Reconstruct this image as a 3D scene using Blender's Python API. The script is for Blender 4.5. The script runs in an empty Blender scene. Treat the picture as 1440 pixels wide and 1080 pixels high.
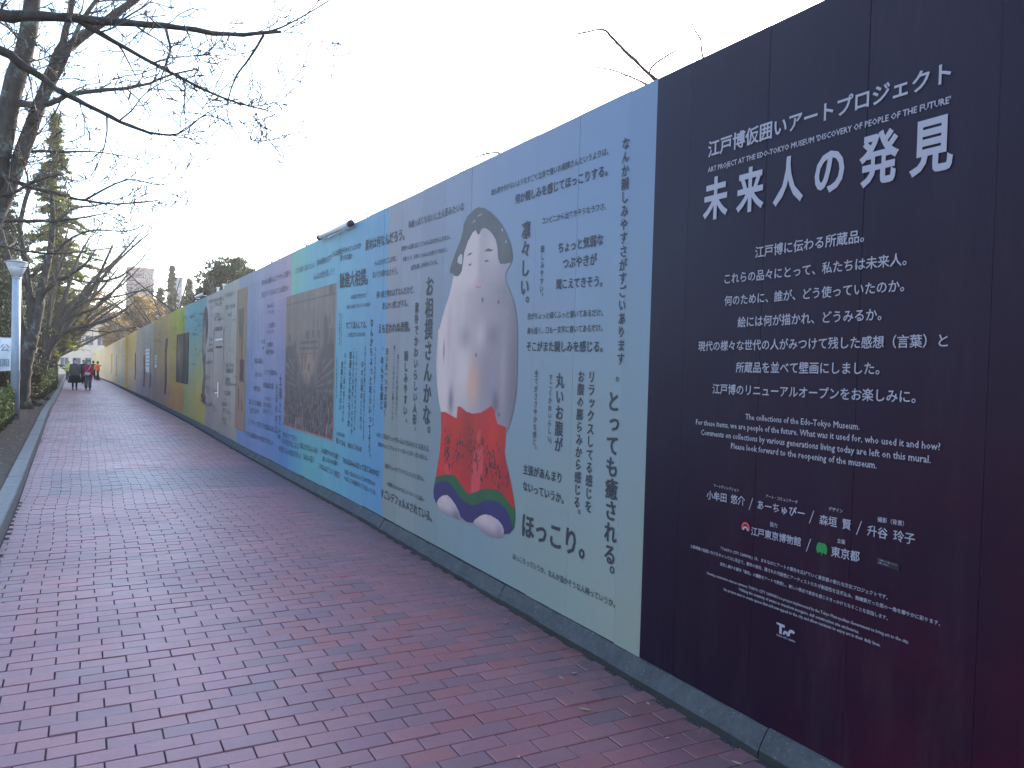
import bpy, bmesh, math, random
import numpy as np
from mathutils import Vector, Matrix
random.seed(7); rng = np.random.default_rng(7)
S = bpy.context.scene
COL = S.collection
R = math.radians

# ---------------------------------------------------------------- camera
cam = bpy.data.cameras.new('camera'); camo = bpy.data.objects.new('camera', cam); COL.objects.link(camo)
cam.lens = 28.0; cam.sensor_width = 36.0; cam.clip_start = 0.05; cam.clip_end = 3000
right = Vector((0.879848, -0.474398, 0.028537)); down = Vector((0.014414, -0.033381, -0.999339)); fwd = Vector((0.475036, 0.879678, -0.022532))
m = Matrix.Identity(4)
for i in range(3):
    m[i][0] = right[i]; m[i][1] = -down[i]; m[i][2] = -fwd[i]
m[0][3], m[1][3], m[2][3] = 0, 0, 1.63
camo.matrix_world = m
S.camera = camo

# ---------------------------------------------------------------- sky and sun: low winter sun ahead, beyond the hoarding
SUN_AZ, SUN_EL = 46.0, 28.0            # azimuth to the right of the path direction, elevation
W = bpy.data.worlds.new('World'); S.world = W; W.use_nodes = True
nt = W.node_tree; nt.nodes.clear()
wo = nt.nodes.new('ShaderNodeOutputWorld'); bg = nt.nodes.new('ShaderNodeBackground'); sky = nt.nodes.new('ShaderNodeTexSky')
sky.sky_type = 'NISHITA'; sky.sun_disc = False
sky.sun_elevation = R(SUN_EL); sky.sun_rotation = R(SUN_AZ)
sky.air_density = 1.0; sky.dust_density = 1.0; sky.ozone_density = 1.6
bg.inputs['Strength'].default_value = 0.15
nt.links.new(sky.outputs[0], bg.inputs[0]); nt.links.new(bg.outputs[0], wo.inputs[0])
sl = bpy.data.lights.new('sun', 'SUN'); slo = bpy.data.objects.new('sun', sl); COL.objects.link(slo)
sl.energy = 2.6; sl.angle = R(0.5); sl.color = (1.0, 0.90, 0.76)
sd = Vector((math.sin(R(SUN_AZ)) * math.cos(R(SUN_EL)), math.cos(R(SUN_AZ)) * math.cos(R(SUN_EL)), math.sin(R(SUN_EL))))
slo.rotation_euler = sd.to_track_quat('Z', 'Y').to_euler()
S.view_settings.view_transform = 'Standard'; S.view_settings.look = 'None'
S.view_settings.exposure = 2.05; S.view_settings.gamma = 1.0; S.view_settings.use_curve_mapping = False
try:
    S.cycles.max_bounces = 6; S.cycles.diffuse_bounces = 3; S.cycles.transparent_max_bounces = 8
except Exception: pass

# ---------------------------------------------------------------- the lie of the land (metres): hoarding line and its foot along the path
WY = [-8, 8, 11, 15, 20, 24, 31, 42, 50, 69, 88, 112, 134, 180]
WX = [2.6, 2.6, 2.55, 2.52, 2.49, 2.43, 2.37, 2.26, 2.2, 2.03, 1.8, 1.47, 1.15, .4]
WB = [.12, .12, .10, .075, .06, .045, -.02, -.15, -.25, -.47, -.74, -1.05, -1.4, -2.1]
LY = [-8, 8, 10, 13.6, 20, 26, 37, 50, 99, 180]
LX = [-.58, -.58, -.59, -.64, -.72, -.81, -.87, -.97, -1.52, -2.5]
wx = lambda y: float(np.interp(y, WY, WX))
wb = lambda y: float(np.interp(y, WY, WB))
gz = lambda y: wb(y) - .12
lx = lambda y: float(np.interp(y, LY, LX))

# ---------------------------------------------------------------- helpers
def tag(o, label=None, cat=None, group=None, kind=None):
    if label: o['label'] = label
    if cat: o['category'] = cat
    if group: o['group'] = group
    if kind: o['kind'] = kind
    return o
def mesh_np(name, V, F, mats, smooth=False, mi=None):
    """V (n,3) array, F list/array of equal-size or mixed faces"""
    me = bpy.data.meshes.new(name)
    V = np.asarray(V, dtype=np.float32)
    if isinstance(F, np.ndarray) and F.ndim == 2:
        n, k = F.shape
        me.vertices.add(len(V)); me.vertices.foreach_set('co', V.ravel())
        me.loops.add(n * k); me.loops.foreach_set('vertex_index', F.astype(np.int32).ravel())
        me.polygons.add(n); me.polygons.foreach_set('loop_start', np.arange(0, n * k, k, dtype=np.int32))
        try: me.polygons.foreach_set('loop_total', np.full(n, k, dtype=np.int32))
        except Exception: pass
        me.update(calc_edges=True)
    else:
        me.from_pydata([tuple(v) for v in V], [], [tuple(f) for f in F]); me.update()
    for mt in (mats if isinstance(mats, (list, tuple)) else [mats]): me.materials.append(mt)
    if mi is not None: me.polygons.foreach_set('material_index', np.asarray(mi, dtype=np.int32))
    me.polygons.foreach_set('use_smooth', np.full(len(me.polygons), bool(smooth)))
    me.update()
    return me
def link(name, me, parent=None, loc=None, rot=None):
    o = bpy.data.objects.new(name, me); COL.objects.link(o)
    if parent is not None: o.parent = parent
    if loc is not None: o.location = loc
    if rot is not None: o.rotation_euler = rot
    return o
def empty(name, loc, label, cat, group=None, rz=0):
    o = bpy.data.objects.new(name, None); COL.objects.link(o); o.location = loc; o.rotation_euler = (0, 0, rz)
    o.empty_display_size = .2
    return tag(o, label, cat, group)
class MB:
    def __init__(s): s.v = []; s.f = []
    def box(s, x0, x1, y0, y1, z0, z1):
        b = len(s.v)
        s.v += [(x0,y0,z0),(x1,y0,z0),(x1,y1,z0),(x0,y1,z0),(x0,y0,z1),(x1,y0,z1),(x1,y1,z1),(x0,y1,z1)]
        s.f += [(b,b+3,b+2,b+1),(b+4,b+5,b+6,b+7),(b,b+1,b+5,b+4),(b+1,b+2,b+6,b+5),(b+2,b+3,b+7,b+6),(b+3,b,b+4,b+7)]
        return s
    def tube(s, pts, rad, n=8, cap=True):
        pts = [Vector(p) for p in pts]; b = len(s.v)
        if not hasattr(rad, '__len__'): rad = [rad] * len(pts)
        up = None
        for i, p in enumerate(pts):
            t = (pts[min(i+1, len(pts)-1)] - pts[max(i-1, 0)])
            t = t.normalized() if t.length > 1e-9 else Vector((0, 0, 1))
            if up is None: up = Vector((1, 0, 0)) if abs(t.x) < .8 else Vector((0, 1, 0))
            a = (up - t * up.dot(t)).normalized(); c = t.cross(a); up = a
            for k in range(n):
                an = 2 * math.pi * k / n
                s.v.append(tuple(p + (a * math.cos(an) + c * math.sin(an)) * rad[i]))
        for i in range(len(pts) - 1):
            for k in range(n):
                q = b + i * n; k2 = (k + 1) % n
                s.f.append((q + k, q + k2, q + n + k2, q + n + k))
        if cap:
            s.f.append(tuple(b + k for k in range(n - 1, -1, -1))); e = b + (len(pts) - 1) * n
            s.f.append(tuple(e + k for k in range(n)))
        return s
    def rings(s, rings, cap=True):
        """loft of closed rings, each a list of points"""
        n = len(rings[0]); b = len(s.v)
        for r in rings: s.v += [tuple(p) for p in r]
        for i in range(len(rings) - 1):
            for k in range(n):
                q = b + i * n; k2 = (k + 1) % n
                s.f.append((q + k, q + k2, q + n + k2, q + n + k))
        if cap:
            s.f.append(tuple(b + k for k in range(n - 1, -1, -1))); e = b + (len(rings) - 1) * n
            s.f.append(tuple(e + k for k in range(n)))
        return s
    def build(s, name, mat, parent=None, smooth=False, loc=None, rot=None):
        return link(name, mesh_np(name, s.v, s.f, mat, smooth), parent, loc, rot)
def ellring(cx, cy, z, rx, ry, n=12, ph=0, pw=1.0):
    out = []
    for k in range(n):
        a = 2 * math.pi * k / n + ph; c, s_ = math.cos(a), math.sin(a)
        out.append((cx + rx * math.copysign(abs(c) ** pw, c), cy + ry * math.copysign(abs(s_) ** pw, s_), z))
    return out

# ---------------------------------------------------------------- materials
def lin(r, g, b):
    f = lambda c: (c / 255 / 12.92) if c / 255 <= .04045 else ((c / 255 + .055) / 1.055) ** 2.4
    return (f(r), f(g), f(b))
# ink colour on the vinyl: value seen in the open shade -> pigment albedo
KA = (.98, .80, .64)
def ink(r, g, b, k=1.0):
    c = lin(r, g, b)
    return tuple(min(.86, c[i] * KA[i] * k) for i in range(3))
def mat(name, col=(.5,.5,.5), rough=.6, metal=0, spec=.5):
    mt = bpy.data.materials.new(name); mt.use_nodes = True
    p = mt.node_tree.nodes['Principled BSDF']
    p.inputs['Base Color'].default_value = (*col, 1); p.inputs['Roughness'].default_value = rough
    p.inputs['Metallic'].default_value = metal; p.inputs['Specular IOR Level'].default_value = spec
    return mt
class NT:
    def __init__(s, mt): s.t = mt.node_tree; s.p = s.t.nodes['Principled BSDF']
    def n(s, typ, **kw):
        nd = s.t.nodes.new(typ)
        for k, v in kw.items(): setattr(nd, k, v)
        return nd
    def l(s, a, b): s.t.links.new(a, b)
    def pos(s): return s.n('ShaderNodeNewGeometry').outputs['Position']
    def noise(s, scale, detail=4, rough=.6, vec=None, out='Fac'):
        nd = s.n('ShaderNodeTexNoise'); nd.inputs['Scale'].default_value = scale; nd.inputs['Detail'].default_value = detail; nd.inputs['Roughness'].default_value = rough
        if vec is not None: s.l(vec, nd.inputs['Vector'])
        return nd.outputs[out]
    def ramp(s, fac, stops, interp='LINEAR'):
        nd = s.n('ShaderNodeValToRGB'); cr = nd.color_ramp; cr.interpolation = interp
        while len(cr.elements) > 1: cr.elements.remove(cr.elements[-1])
        cr.elements[0].position = stops[0][0]; cr.elements[0].color = (*stops[0][1], 1)
        for p_, c_ in stops[1:]:
            e = cr.elements.new(min(1, max(0, p_))); e.color = (*c_, 1)
        if fac is not None: s.l(fac, nd.inputs['Fac'])
        return nd.outputs['Color']
    def math(s, op, a, b=None, clamp=False):
        nd = s.n('ShaderNodeMath', operation=op); nd.use_clamp = clamp
        for i, q in enumerate((a, b)):
            if q is None: continue
            if isinstance(q, (int, float)): nd.inputs[i].default_value = q
            else: s.l(q, nd.inputs[i])
        return nd.outputs[0]
    def mix(s, fac, a, b, mode='MIX'):
        nd = s.n('ShaderNodeMix', data_type='RGBA', blend_type=mode)
        for nm, q in (('Factor', fac), ('A', a), ('B', b)):
            i = [x for x in nd.inputs if x.name == nm and (x.type == ('VALUE' if nm == 'Factor' else 'RGBA'))][0]
            if isinstance(q, (int, float)): i.default_value = q
            elif isinstance(q, tuple): i.default_value = (*q, 1)
            else: s.l(q, i)
        return [x for x in nd.outputs if x.type == 'RGBA'][0]
    def mapping(s, vec, scale=(1,1,1)):
        nd = s.n('ShaderNodeMapping'); nd.inputs['Scale'].default_value = scale; s.l(vec, nd.inputs['Vector']); return nd.outputs[0]
    def bump(s, h, strength=.3, dist=.01):
        nd = s.n('ShaderNodeBump'); nd.inputs['Strength'].default_value = strength; nd.inputs['Distance'].default_value = dist
        s.l(h, nd.inputs['Height']); s.l(nd.outputs[0], s.p.inputs['Normal'])
def noisy(name, c1, c2, scale=8, rough=.8, bump=.3, dist=.005, detail=5, stretch=(1,1,1), lo=.3, hi=.7, spec=.3):
    mt = mat(name, c1, rough, spec=spec); t = NT(mt); v = t.mapping(t.pos(), stretch)
    f = t.noise(scale, detail, .65, v)
    t.l(t.ramp(f, [(lo, c1), (hi, c2)]), t.p.inputs['Base Color'])
    if bump: t.bump(f, bump, dist)
    return mt

M = {}
M['dirt'] = noisy('dirt', (.060,.042,.030), (.115,.085,.062), 9, .95, .6, .02)
M['grime'] = noisy('grime', (.03,.027,.024), (.09,.08,.07), 30, .95, .5, .01)
M['bark'] = noisy('bark', (.030,.024,.021), (.075,.060,.052), 14, .9, .9, .02, 6, (1,1,.35))
def _bark2():
    mt = noisy('bark_lichen', (.034,.027,.024), (.075,.062,.055), 14, .9, .9, .02, 6, (1,1,.35)); t = NT(mt)
    base = t.p.inputs['Base Color'].links[0].from_socket
    f = t.noise(3.5, 6, .7, t.pos()); g = t.ramp(f, [(.56, (0,0,0)), (.66, (1,1,1))])
    t.l(t.mix(g, base, (.13,.17,.15)), t.p.inputs['Base Color']); return mt
M['bark_lichen'] = _bark2()
M['twig'] = mat('twig', (.055,.045,.042), .85)
def leafmat(name, c1, c2, trans=.35, scale=2.2):
    mt = bpy.data.materials.new(name); mt.use_nodes = True; t = NT(mt)
    p = t.p; out = [n for n in t.t.nodes if n.type == 'OUTPUT_MATERIAL'][0]
    f = t.noise(scale, 3, .6, t.pos()); c = t.ramp(f, [(.35, c1), (.65, c2)])
    t.l(c, p.inputs['Base Color']); p.inputs['Roughness'].default_value = .65; p.inputs['Specular IOR Level'].default_value = .3
    tr = t.n('ShaderNodeBsdfTranslucent'); t.l(t.mix(1.0, c, (1.5,1.5,.8), 'MULTIPLY'), tr.inputs['Color'])
    mx = t.n('ShaderNodeMixShader'); mx.inputs[0].default_value = trans
    t.l(p.outputs[0], mx.inputs[1]); t.l(tr.outputs[0], mx.inputs[2]); t.l(mx.outputs[0], out.inputs['Surface'])
    return mt
M['needles'] = leafmat('conifer_needles', (.030,.042,.020), (.16,.17,.03), .5)
M['needles_dark'] = leafmat('dark_conifer_needles', (.018,.026,.020), (.035,.050,.032), .2)
M['hedge'] = leafmat('hedge_leaves', (.022,.038,.022), (.05,.075,.034), .3, 6)
M['evergreen'] = leafmat('evergreen_leaves', (.035,.045,.03), (.07,.085,.05), .3)
M['golden'] = leafmat('golden_leaves', (.22,.14,.06), (.36,.25,.09), .5)
def kerb_mat():
    mt = mat('kerb_concrete', (.1,.1,.1), .85, spec=.3); t = NT(mt); pos = t.pos()
    c = t.ramp(t.noise(5, 6, .7, pos), [(.3, (.050,.050,.056)), (.7, (.080,.081,.089))])
    c = t.mix(t.ramp(t.noise(75, 5, .7, t.mapping(pos, (1, .5, 1))), [(.60, (0,0,0)), (.74, (1,1,1))]), c, (.19,.20,.20))
    c = t.mix(t.ramp(t.noise(30, 5, .7, pos), [(.3, (.6,.6,.6)), (.55, (0,0,0))]), c, (.036,.036,.035))
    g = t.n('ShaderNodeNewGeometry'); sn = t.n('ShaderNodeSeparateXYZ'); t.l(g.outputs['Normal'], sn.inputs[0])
    side = t.math('MULTIPLY', t.math('SUBTRACT', .34, sn.outputs['Z']), 6, True)       # road dirt, plus shading of the upright face painted in
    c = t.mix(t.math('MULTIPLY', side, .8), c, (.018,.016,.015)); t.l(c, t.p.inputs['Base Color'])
    t.bump(t.noise(60, 6, .7, pos), .5, .005); return mt
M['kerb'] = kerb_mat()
M['kerb_left'] = noisy('kerb_left_concrete', (.17,.17,.165), (.25,.25,.24), 18, .85, .4, .004, 7)
M['metal_blue'] = noisy('lamp_post_paint', (.30,.34,.40), (.38,.42,.48), 5, .45, .1, .002)
M['white_metal'] = mat('white_metal', (.7,.72,.74), .35, 0)
M['steel'] = mat('brushed_steel', (.62,.63,.65), .3, .9)
M['black'] = mat('black_plastic', (.015,.015,.017), .45)
M['white_print'] = mat('white_print', ink(150,158,190), .45)
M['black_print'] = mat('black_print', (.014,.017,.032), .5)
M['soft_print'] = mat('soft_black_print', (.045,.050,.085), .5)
M['leaf_dead'] = noisy('dead_leaf', (.35,.28,.17), (.5,.42,.3), 40, .8, .3, .002)
# ================================================================ THE SETTING
# ground: one big sheet that follows the fall of the land
def make_ground():
    ys = [-60, -8] + list(range(0, 60, 4)) + list(range(60, 181, 10)) + [400, 1500]
    xs = [-1500, -60, -12, -3.2, -1.6, 0, 2.0, 2.9, 6, 20, 80, 1500]
    V = []; 
    for y in ys:
        for x in xs:
            z = gz(y) - .03
            if x <= -1.6: z += .05 + (.03 * math.sin(y * 1.3) if y < 150 else 0)
            if y > 180: z = gz(180) - .03 - .002 * (y - 180) * 0
            V.append((x + (lx(y) + .6 if -4 < x < 1 else 0), y, z))
    n = len(xs); F = [(j*n+i, j*n+i+1, (j+1)*n+i+1, (j+1)*n+i) for j in range(len(ys)-1) for i in range(n-1)]
    return tag(link('ground', mesh_np('ground', V, F, M['dirt'])), 'bare brown earth beside and beyond the brick path', kind='structure')
make_ground()
# strip of bare earth behind the left kerb, finely undulating
def earth_strip():
    V = []; F = []; nx = 14; ys = np.arange(3, 100, .35)
    for y in ys:
        for i in range(nx):
            x = lx(y) - .20 - 2.6 * i / (nx - 1)
            z = gz(y) + .065 + .02 * math.sin(x * 9 + y * 2.1) * math.sin(y * 3.3) + rng.normal(0, .006) + (.05 if i > 4 else .01 * i)
            V.append((x, y, z))
    F = np.array([(j*nx+i, (j+1)*nx+i, (j+1)*nx+i+1, j*nx+i+1) for j in range(len(ys)-1) for i in range(nx-1)])[:, ::-1]
    tag(link('earth_strip', mesh_np('earth_strip', V, F, M['dirt'], True)), 'dark bare soil between the left kerb and the hedges', kind='structure')
earth_strip()

# ---- footpath: bedding sheet plus real bricks
M['joint'] = noisy('brick_joint_sand', (.045,.034,.038), (.09,.07,.075), 60, .95, .3, .003)
def brick_material():
    mt = mat('brick_paver', (.2,.12,.11), .62, spec=.5); t = NT(mt)
    at = t.n('ShaderNodeAttribute'); at.attribute_name = 'tint'
    base = t.ramp(at.outputs['Fac'], [(0, (.30,.175,.19)), (.2, (.38,.19,.205)), (.5, (.47,.205,.215)), (.78, (.52,.215,.22)), (.9, (.54,.165,.145)), (1, (.50,.20,.18))])
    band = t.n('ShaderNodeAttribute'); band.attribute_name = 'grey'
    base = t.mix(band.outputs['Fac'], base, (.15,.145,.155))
    pos = t.pos()
    big = t.noise(.9, 5, .65, pos)                       # broad wear and grime
    base = t.mix(t.ramp(big, [(.35, (0,0,0)), (.7, (.5,.5,.5))]), base, (.32,.19,.215))
    sepp = t.n('ShaderNodeSeparateXYZ'); t.l(pos, sepp.inputs[0])
    edge = t.math('MULTIPLY', t.math('SUBTRACT', sepp.outputs['X'], 2.0), 1.9, True)      # silt washed against the right kerb
    f2 = t.math('MULTIPLY', edge, t.ramp(t.noise(5, 5, .7, pos), [(.25, (.15,.15,.15)), (.55, (1,1,1))]))
    base = t.mix(t.math('MULTIPLY', f2, .85), base, (.135,.098,.108))
    edgel = t.math('MULTIPLY', t.math('SUBTRACT', -.28, sepp.outputs['X']), 5, True)
    base = t.mix(t.math('MULTIPLY', edgel, .45), base, (.40,.33,.33))
    fine = t.noise(140, 3, .6, pos); mid = t.noise(24, 4, .7, pos)
    base = t.mix(t.ramp(mid, [(.3, (.0,.0,.0)), (.75, (.45,.45,.45))]), base, (.25,.15,.155))
    base = t.mix(.35, base, t.ramp(fine, [(.3, (.55,.5,.5)), (.7, (1,1,1))]), 'MULTIPLY')
    base = t.mix(1.0, base, (.92,.79,.80), 'MULTIPLY')
    t.l(base, t.p.inputs['Base Color'])
    t.l(t.math('ADD', t.math('MULTIPLY', big, .30), .27), t.p.inputs['Roughness'])
    t.bump(t.math('ADD', fine, t.math('MULTIPLY', mid, 1.5)), .35, .003)
    return mt
M['brick'] = brick_material()
BW, BH = .2195, .1113
def path_and_bricks():
    V = []; F = []; ys = list(np.arange(-2, 60, 1.0)) + list(range(60, 181, 5)); nx = 3
    for y in ys:
        a, b = lx(y), wx(y) + .03
        for i in range(nx): V.append((a + (b - a) * i / 2, y, gz(y) - .006))
    F = [(j*nx+i, j*nx+i+1, (j+1)*nx+i+1, (j+1)*nx+i) for j in range(len(ys)-1) for i in range(nx-1)]
    path = tag(link('footpath', mesh_np('footpath', V, F, M['joint'])), 'mauve brick paved footpath running along the printed hoarding', kind='structure')
    rows = []
    j = 0; y = .3
    cand = []
    while y < 132:
        off = .0 if j % 2 else BW / 2
        off += .012 * math.sin(j * .21) + random.uniform(-.006, .006)
        a, b = lx(y) + .004, wx(y) - .062
        k0 = math.floor((a - off) / BW) - 1; x = off + k0 * BW
        while x < b:
            x0, x1 = max(x + .0034, a), min(x + BW - .0034, b)
            if x1 - x0 > .035: cand.append((x0, x1, y, j))
            x += BW
        y += BH; j += 1
    # tint per brick
    def tint(x, y):
        r = random.random()
        t_ = .18 + .58 * r
        if x > 1.1 and y < 6 and random.random() < .5: t_ = .72 + .25 * random.random()
        if random.random() < .10: t_ = random.uniform(0, .15)
        return t_
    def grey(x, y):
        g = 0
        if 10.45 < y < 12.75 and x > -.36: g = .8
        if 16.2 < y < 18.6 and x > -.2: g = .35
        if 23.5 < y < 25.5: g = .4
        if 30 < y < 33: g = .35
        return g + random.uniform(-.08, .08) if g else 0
    C = Vector((0, 0, 1.63))
    def score(c):
        p = Vector(((c[0]+c[1])/2, c[2] + BH/2, gz(c[2]))) - C
        z = p.dot(fwd)
        if z <= .1: return 1e9
        u, v = p.dot(right) / z * 1120, p.dot(down) / z * 1120
        if abs(u) > 735 or abs(v) > 555: return 1e9
        full = 0 if (c[1]-c[0]) > .2 else .3
        return p.length + full
    cand.sort(key=score)
    near, rest = cand[:296], cand[296:]
    # shared meshes: bevelled pavers of 10 tints
    def brick_mesh(L, tv, gv, name='brick'):
        hx, hy, b = L / 2, BH / 2 - .0030, .0018
        rings = []
        for (dx, dz) in ((0, -.03), (0, -b), (b, 0)):
            rings += [(-hx+dx, -hy+dx, dz), (hx-dx, -hy+dx, dz), (hx-dx, hy-dx, dz), (-hx+dx, hy-dx, dz)]
        f = []
        for q in range(2):
            for k in range(4): f.append((q*4+k, q*4+(k+1)%4, q*4+4+(k+1)%4, q*4+4+k))
        f.append((8, 9, 10, 11))
        return np.array(rings), f
    cache = {}
    for c in near:
        L = round((c[1]-c[0]) / .01) * .01 if c[1]-c[0] < .2 else BW - .0068
        tq = round(tint((c[0]+c[1])/2, c[2]) * 16) / 16
        key = (round(L, 3), tq)
        if key not in cache:
            v, f = brick_mesh(L, tq, 0); me = mesh_np('brick', v, f, M['brick'])
            a = me.attributes.new('tint', 'FLOAT', 'FACE'); a.data.foreach_set('value', np.full(len(f), tq, dtype=np.float32))
            a = me.attributes.new('grey', 'FLOAT', 'FACE'); a.data.foreach_set('value', np.zeros(len(f), dtype=np.float32))
            cache[key] = me
        link('brick', cache[key], path, ((c[0]+c[1])/2, c[2] + BH/2, gz(c[2]) + random.gauss(0, .0016)), (random.gauss(0, .008), random.gauss(0, .005), random.gauss(0, .006)))
    # the rest: joined real pavers
    V = []; F = []; T = []; G = []
    tmpl, tf = brick_mesh(1, 0, 0); tf4 = np.array(tf)
    n = len(rest); VV = np.zeros((n, 12, 3), np.float32)
    for i, c in enumerate(rest):
        L = c[1]-c[0]
        v, _ = brick_mesh(L, 0, 0)
        v = v.astype(np.float32); v[:, 2] += random.gauss(0, .008) * v[:, 1] * 1.0 + random.gauss(0, .0012) + v[:, 0] * random.gauss(0, .006)
        v[:, 0] += (c[0]+c[1])/2; v[:, 1] += c[2] + BH/2; v[:, 2] += gz(c[2])
        VV[i] = v
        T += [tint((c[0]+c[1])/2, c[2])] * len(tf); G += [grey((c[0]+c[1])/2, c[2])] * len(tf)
    FF = (np.arange(n)[:, None, None] * 12 + tf4[None]).reshape(-1, 4)
    me = mesh_np('brick_paving', VV.reshape(-1, 3), FF, M['brick'])
    a = me.attributes.new('tint', 'FLOAT', 'FACE'); a.data.foreach_set('value', np.array(T, dtype=np.float32))
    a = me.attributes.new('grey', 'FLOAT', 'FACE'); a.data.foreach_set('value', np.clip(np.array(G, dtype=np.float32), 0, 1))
    tag(link('brick_paving', me, path), kind='stuff')
path_and_bricks()

# ---- kerbs
def kerb(side):
    if side == 'r':
        root = tag(link('right_kerb', None), 'weathered concrete kerb along the foot of the printed hoarding', kind='structure')
        prof = [(.09, -.05), (.09, .116), (.0, .1175), (-.010, .112), (-.026, .090), (-.042, .062), (-.052, .044), (-.059, .032), (-.0615, .0), (-.062, -.05)]
        cuts = [-1.6, .6, 2.42]; y = 2.42
        while y < 130: y += random.choice([1.6, 2.4, 2.5]) if y < 60 else 6; cuts.append(y)
        base = lambda y: wx(y)
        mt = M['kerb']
    else:
        root = tag(link('left_kerb', None), 'low concrete kerb between the brick path and the bare soil', kind='structure')
        prof = [(-.185, -.05), (-.185, .10), (-.178, .112), (-.03, .12), (-.018, .112), (-.004, .0), (-.002, -.05)]
        cuts = [-1, 1.6, 3.6, 5.6, 7.6]; y = 7.6
        while y < 120: y += 2.0 if y < 60 else 6; cuts.append(y)
        base = lambda y: lx(y)
        mt = M['kerb_left']
    root_is_empty = root
    for a, b in zip(cuts, cuts[1:]):
        a += .004; b -= .004; n = max(2, int((b - a) / .15)) if b < 22 else 3
        rings = []; jz = random.gauss(0, .003)
        for i in range(n + 1):
            y = a + (b - a) * i / n
            ch = .004 if i in (0, n) else 0
            rings.append([(base(y) + px * (1 - ch * 3) + (rng.normal(0, .0014) if b < 22 and 0 < j < len(prof)-1 else 0), y, gz(y) + pz - ch + jz + (rng.normal(0, .0012) if b < 22 and pz > 0 else 0)) for j, (px, pz) in enumerate(prof)])
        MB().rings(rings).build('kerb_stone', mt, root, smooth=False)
    return root
kerb('r'); kerb('l')
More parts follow.
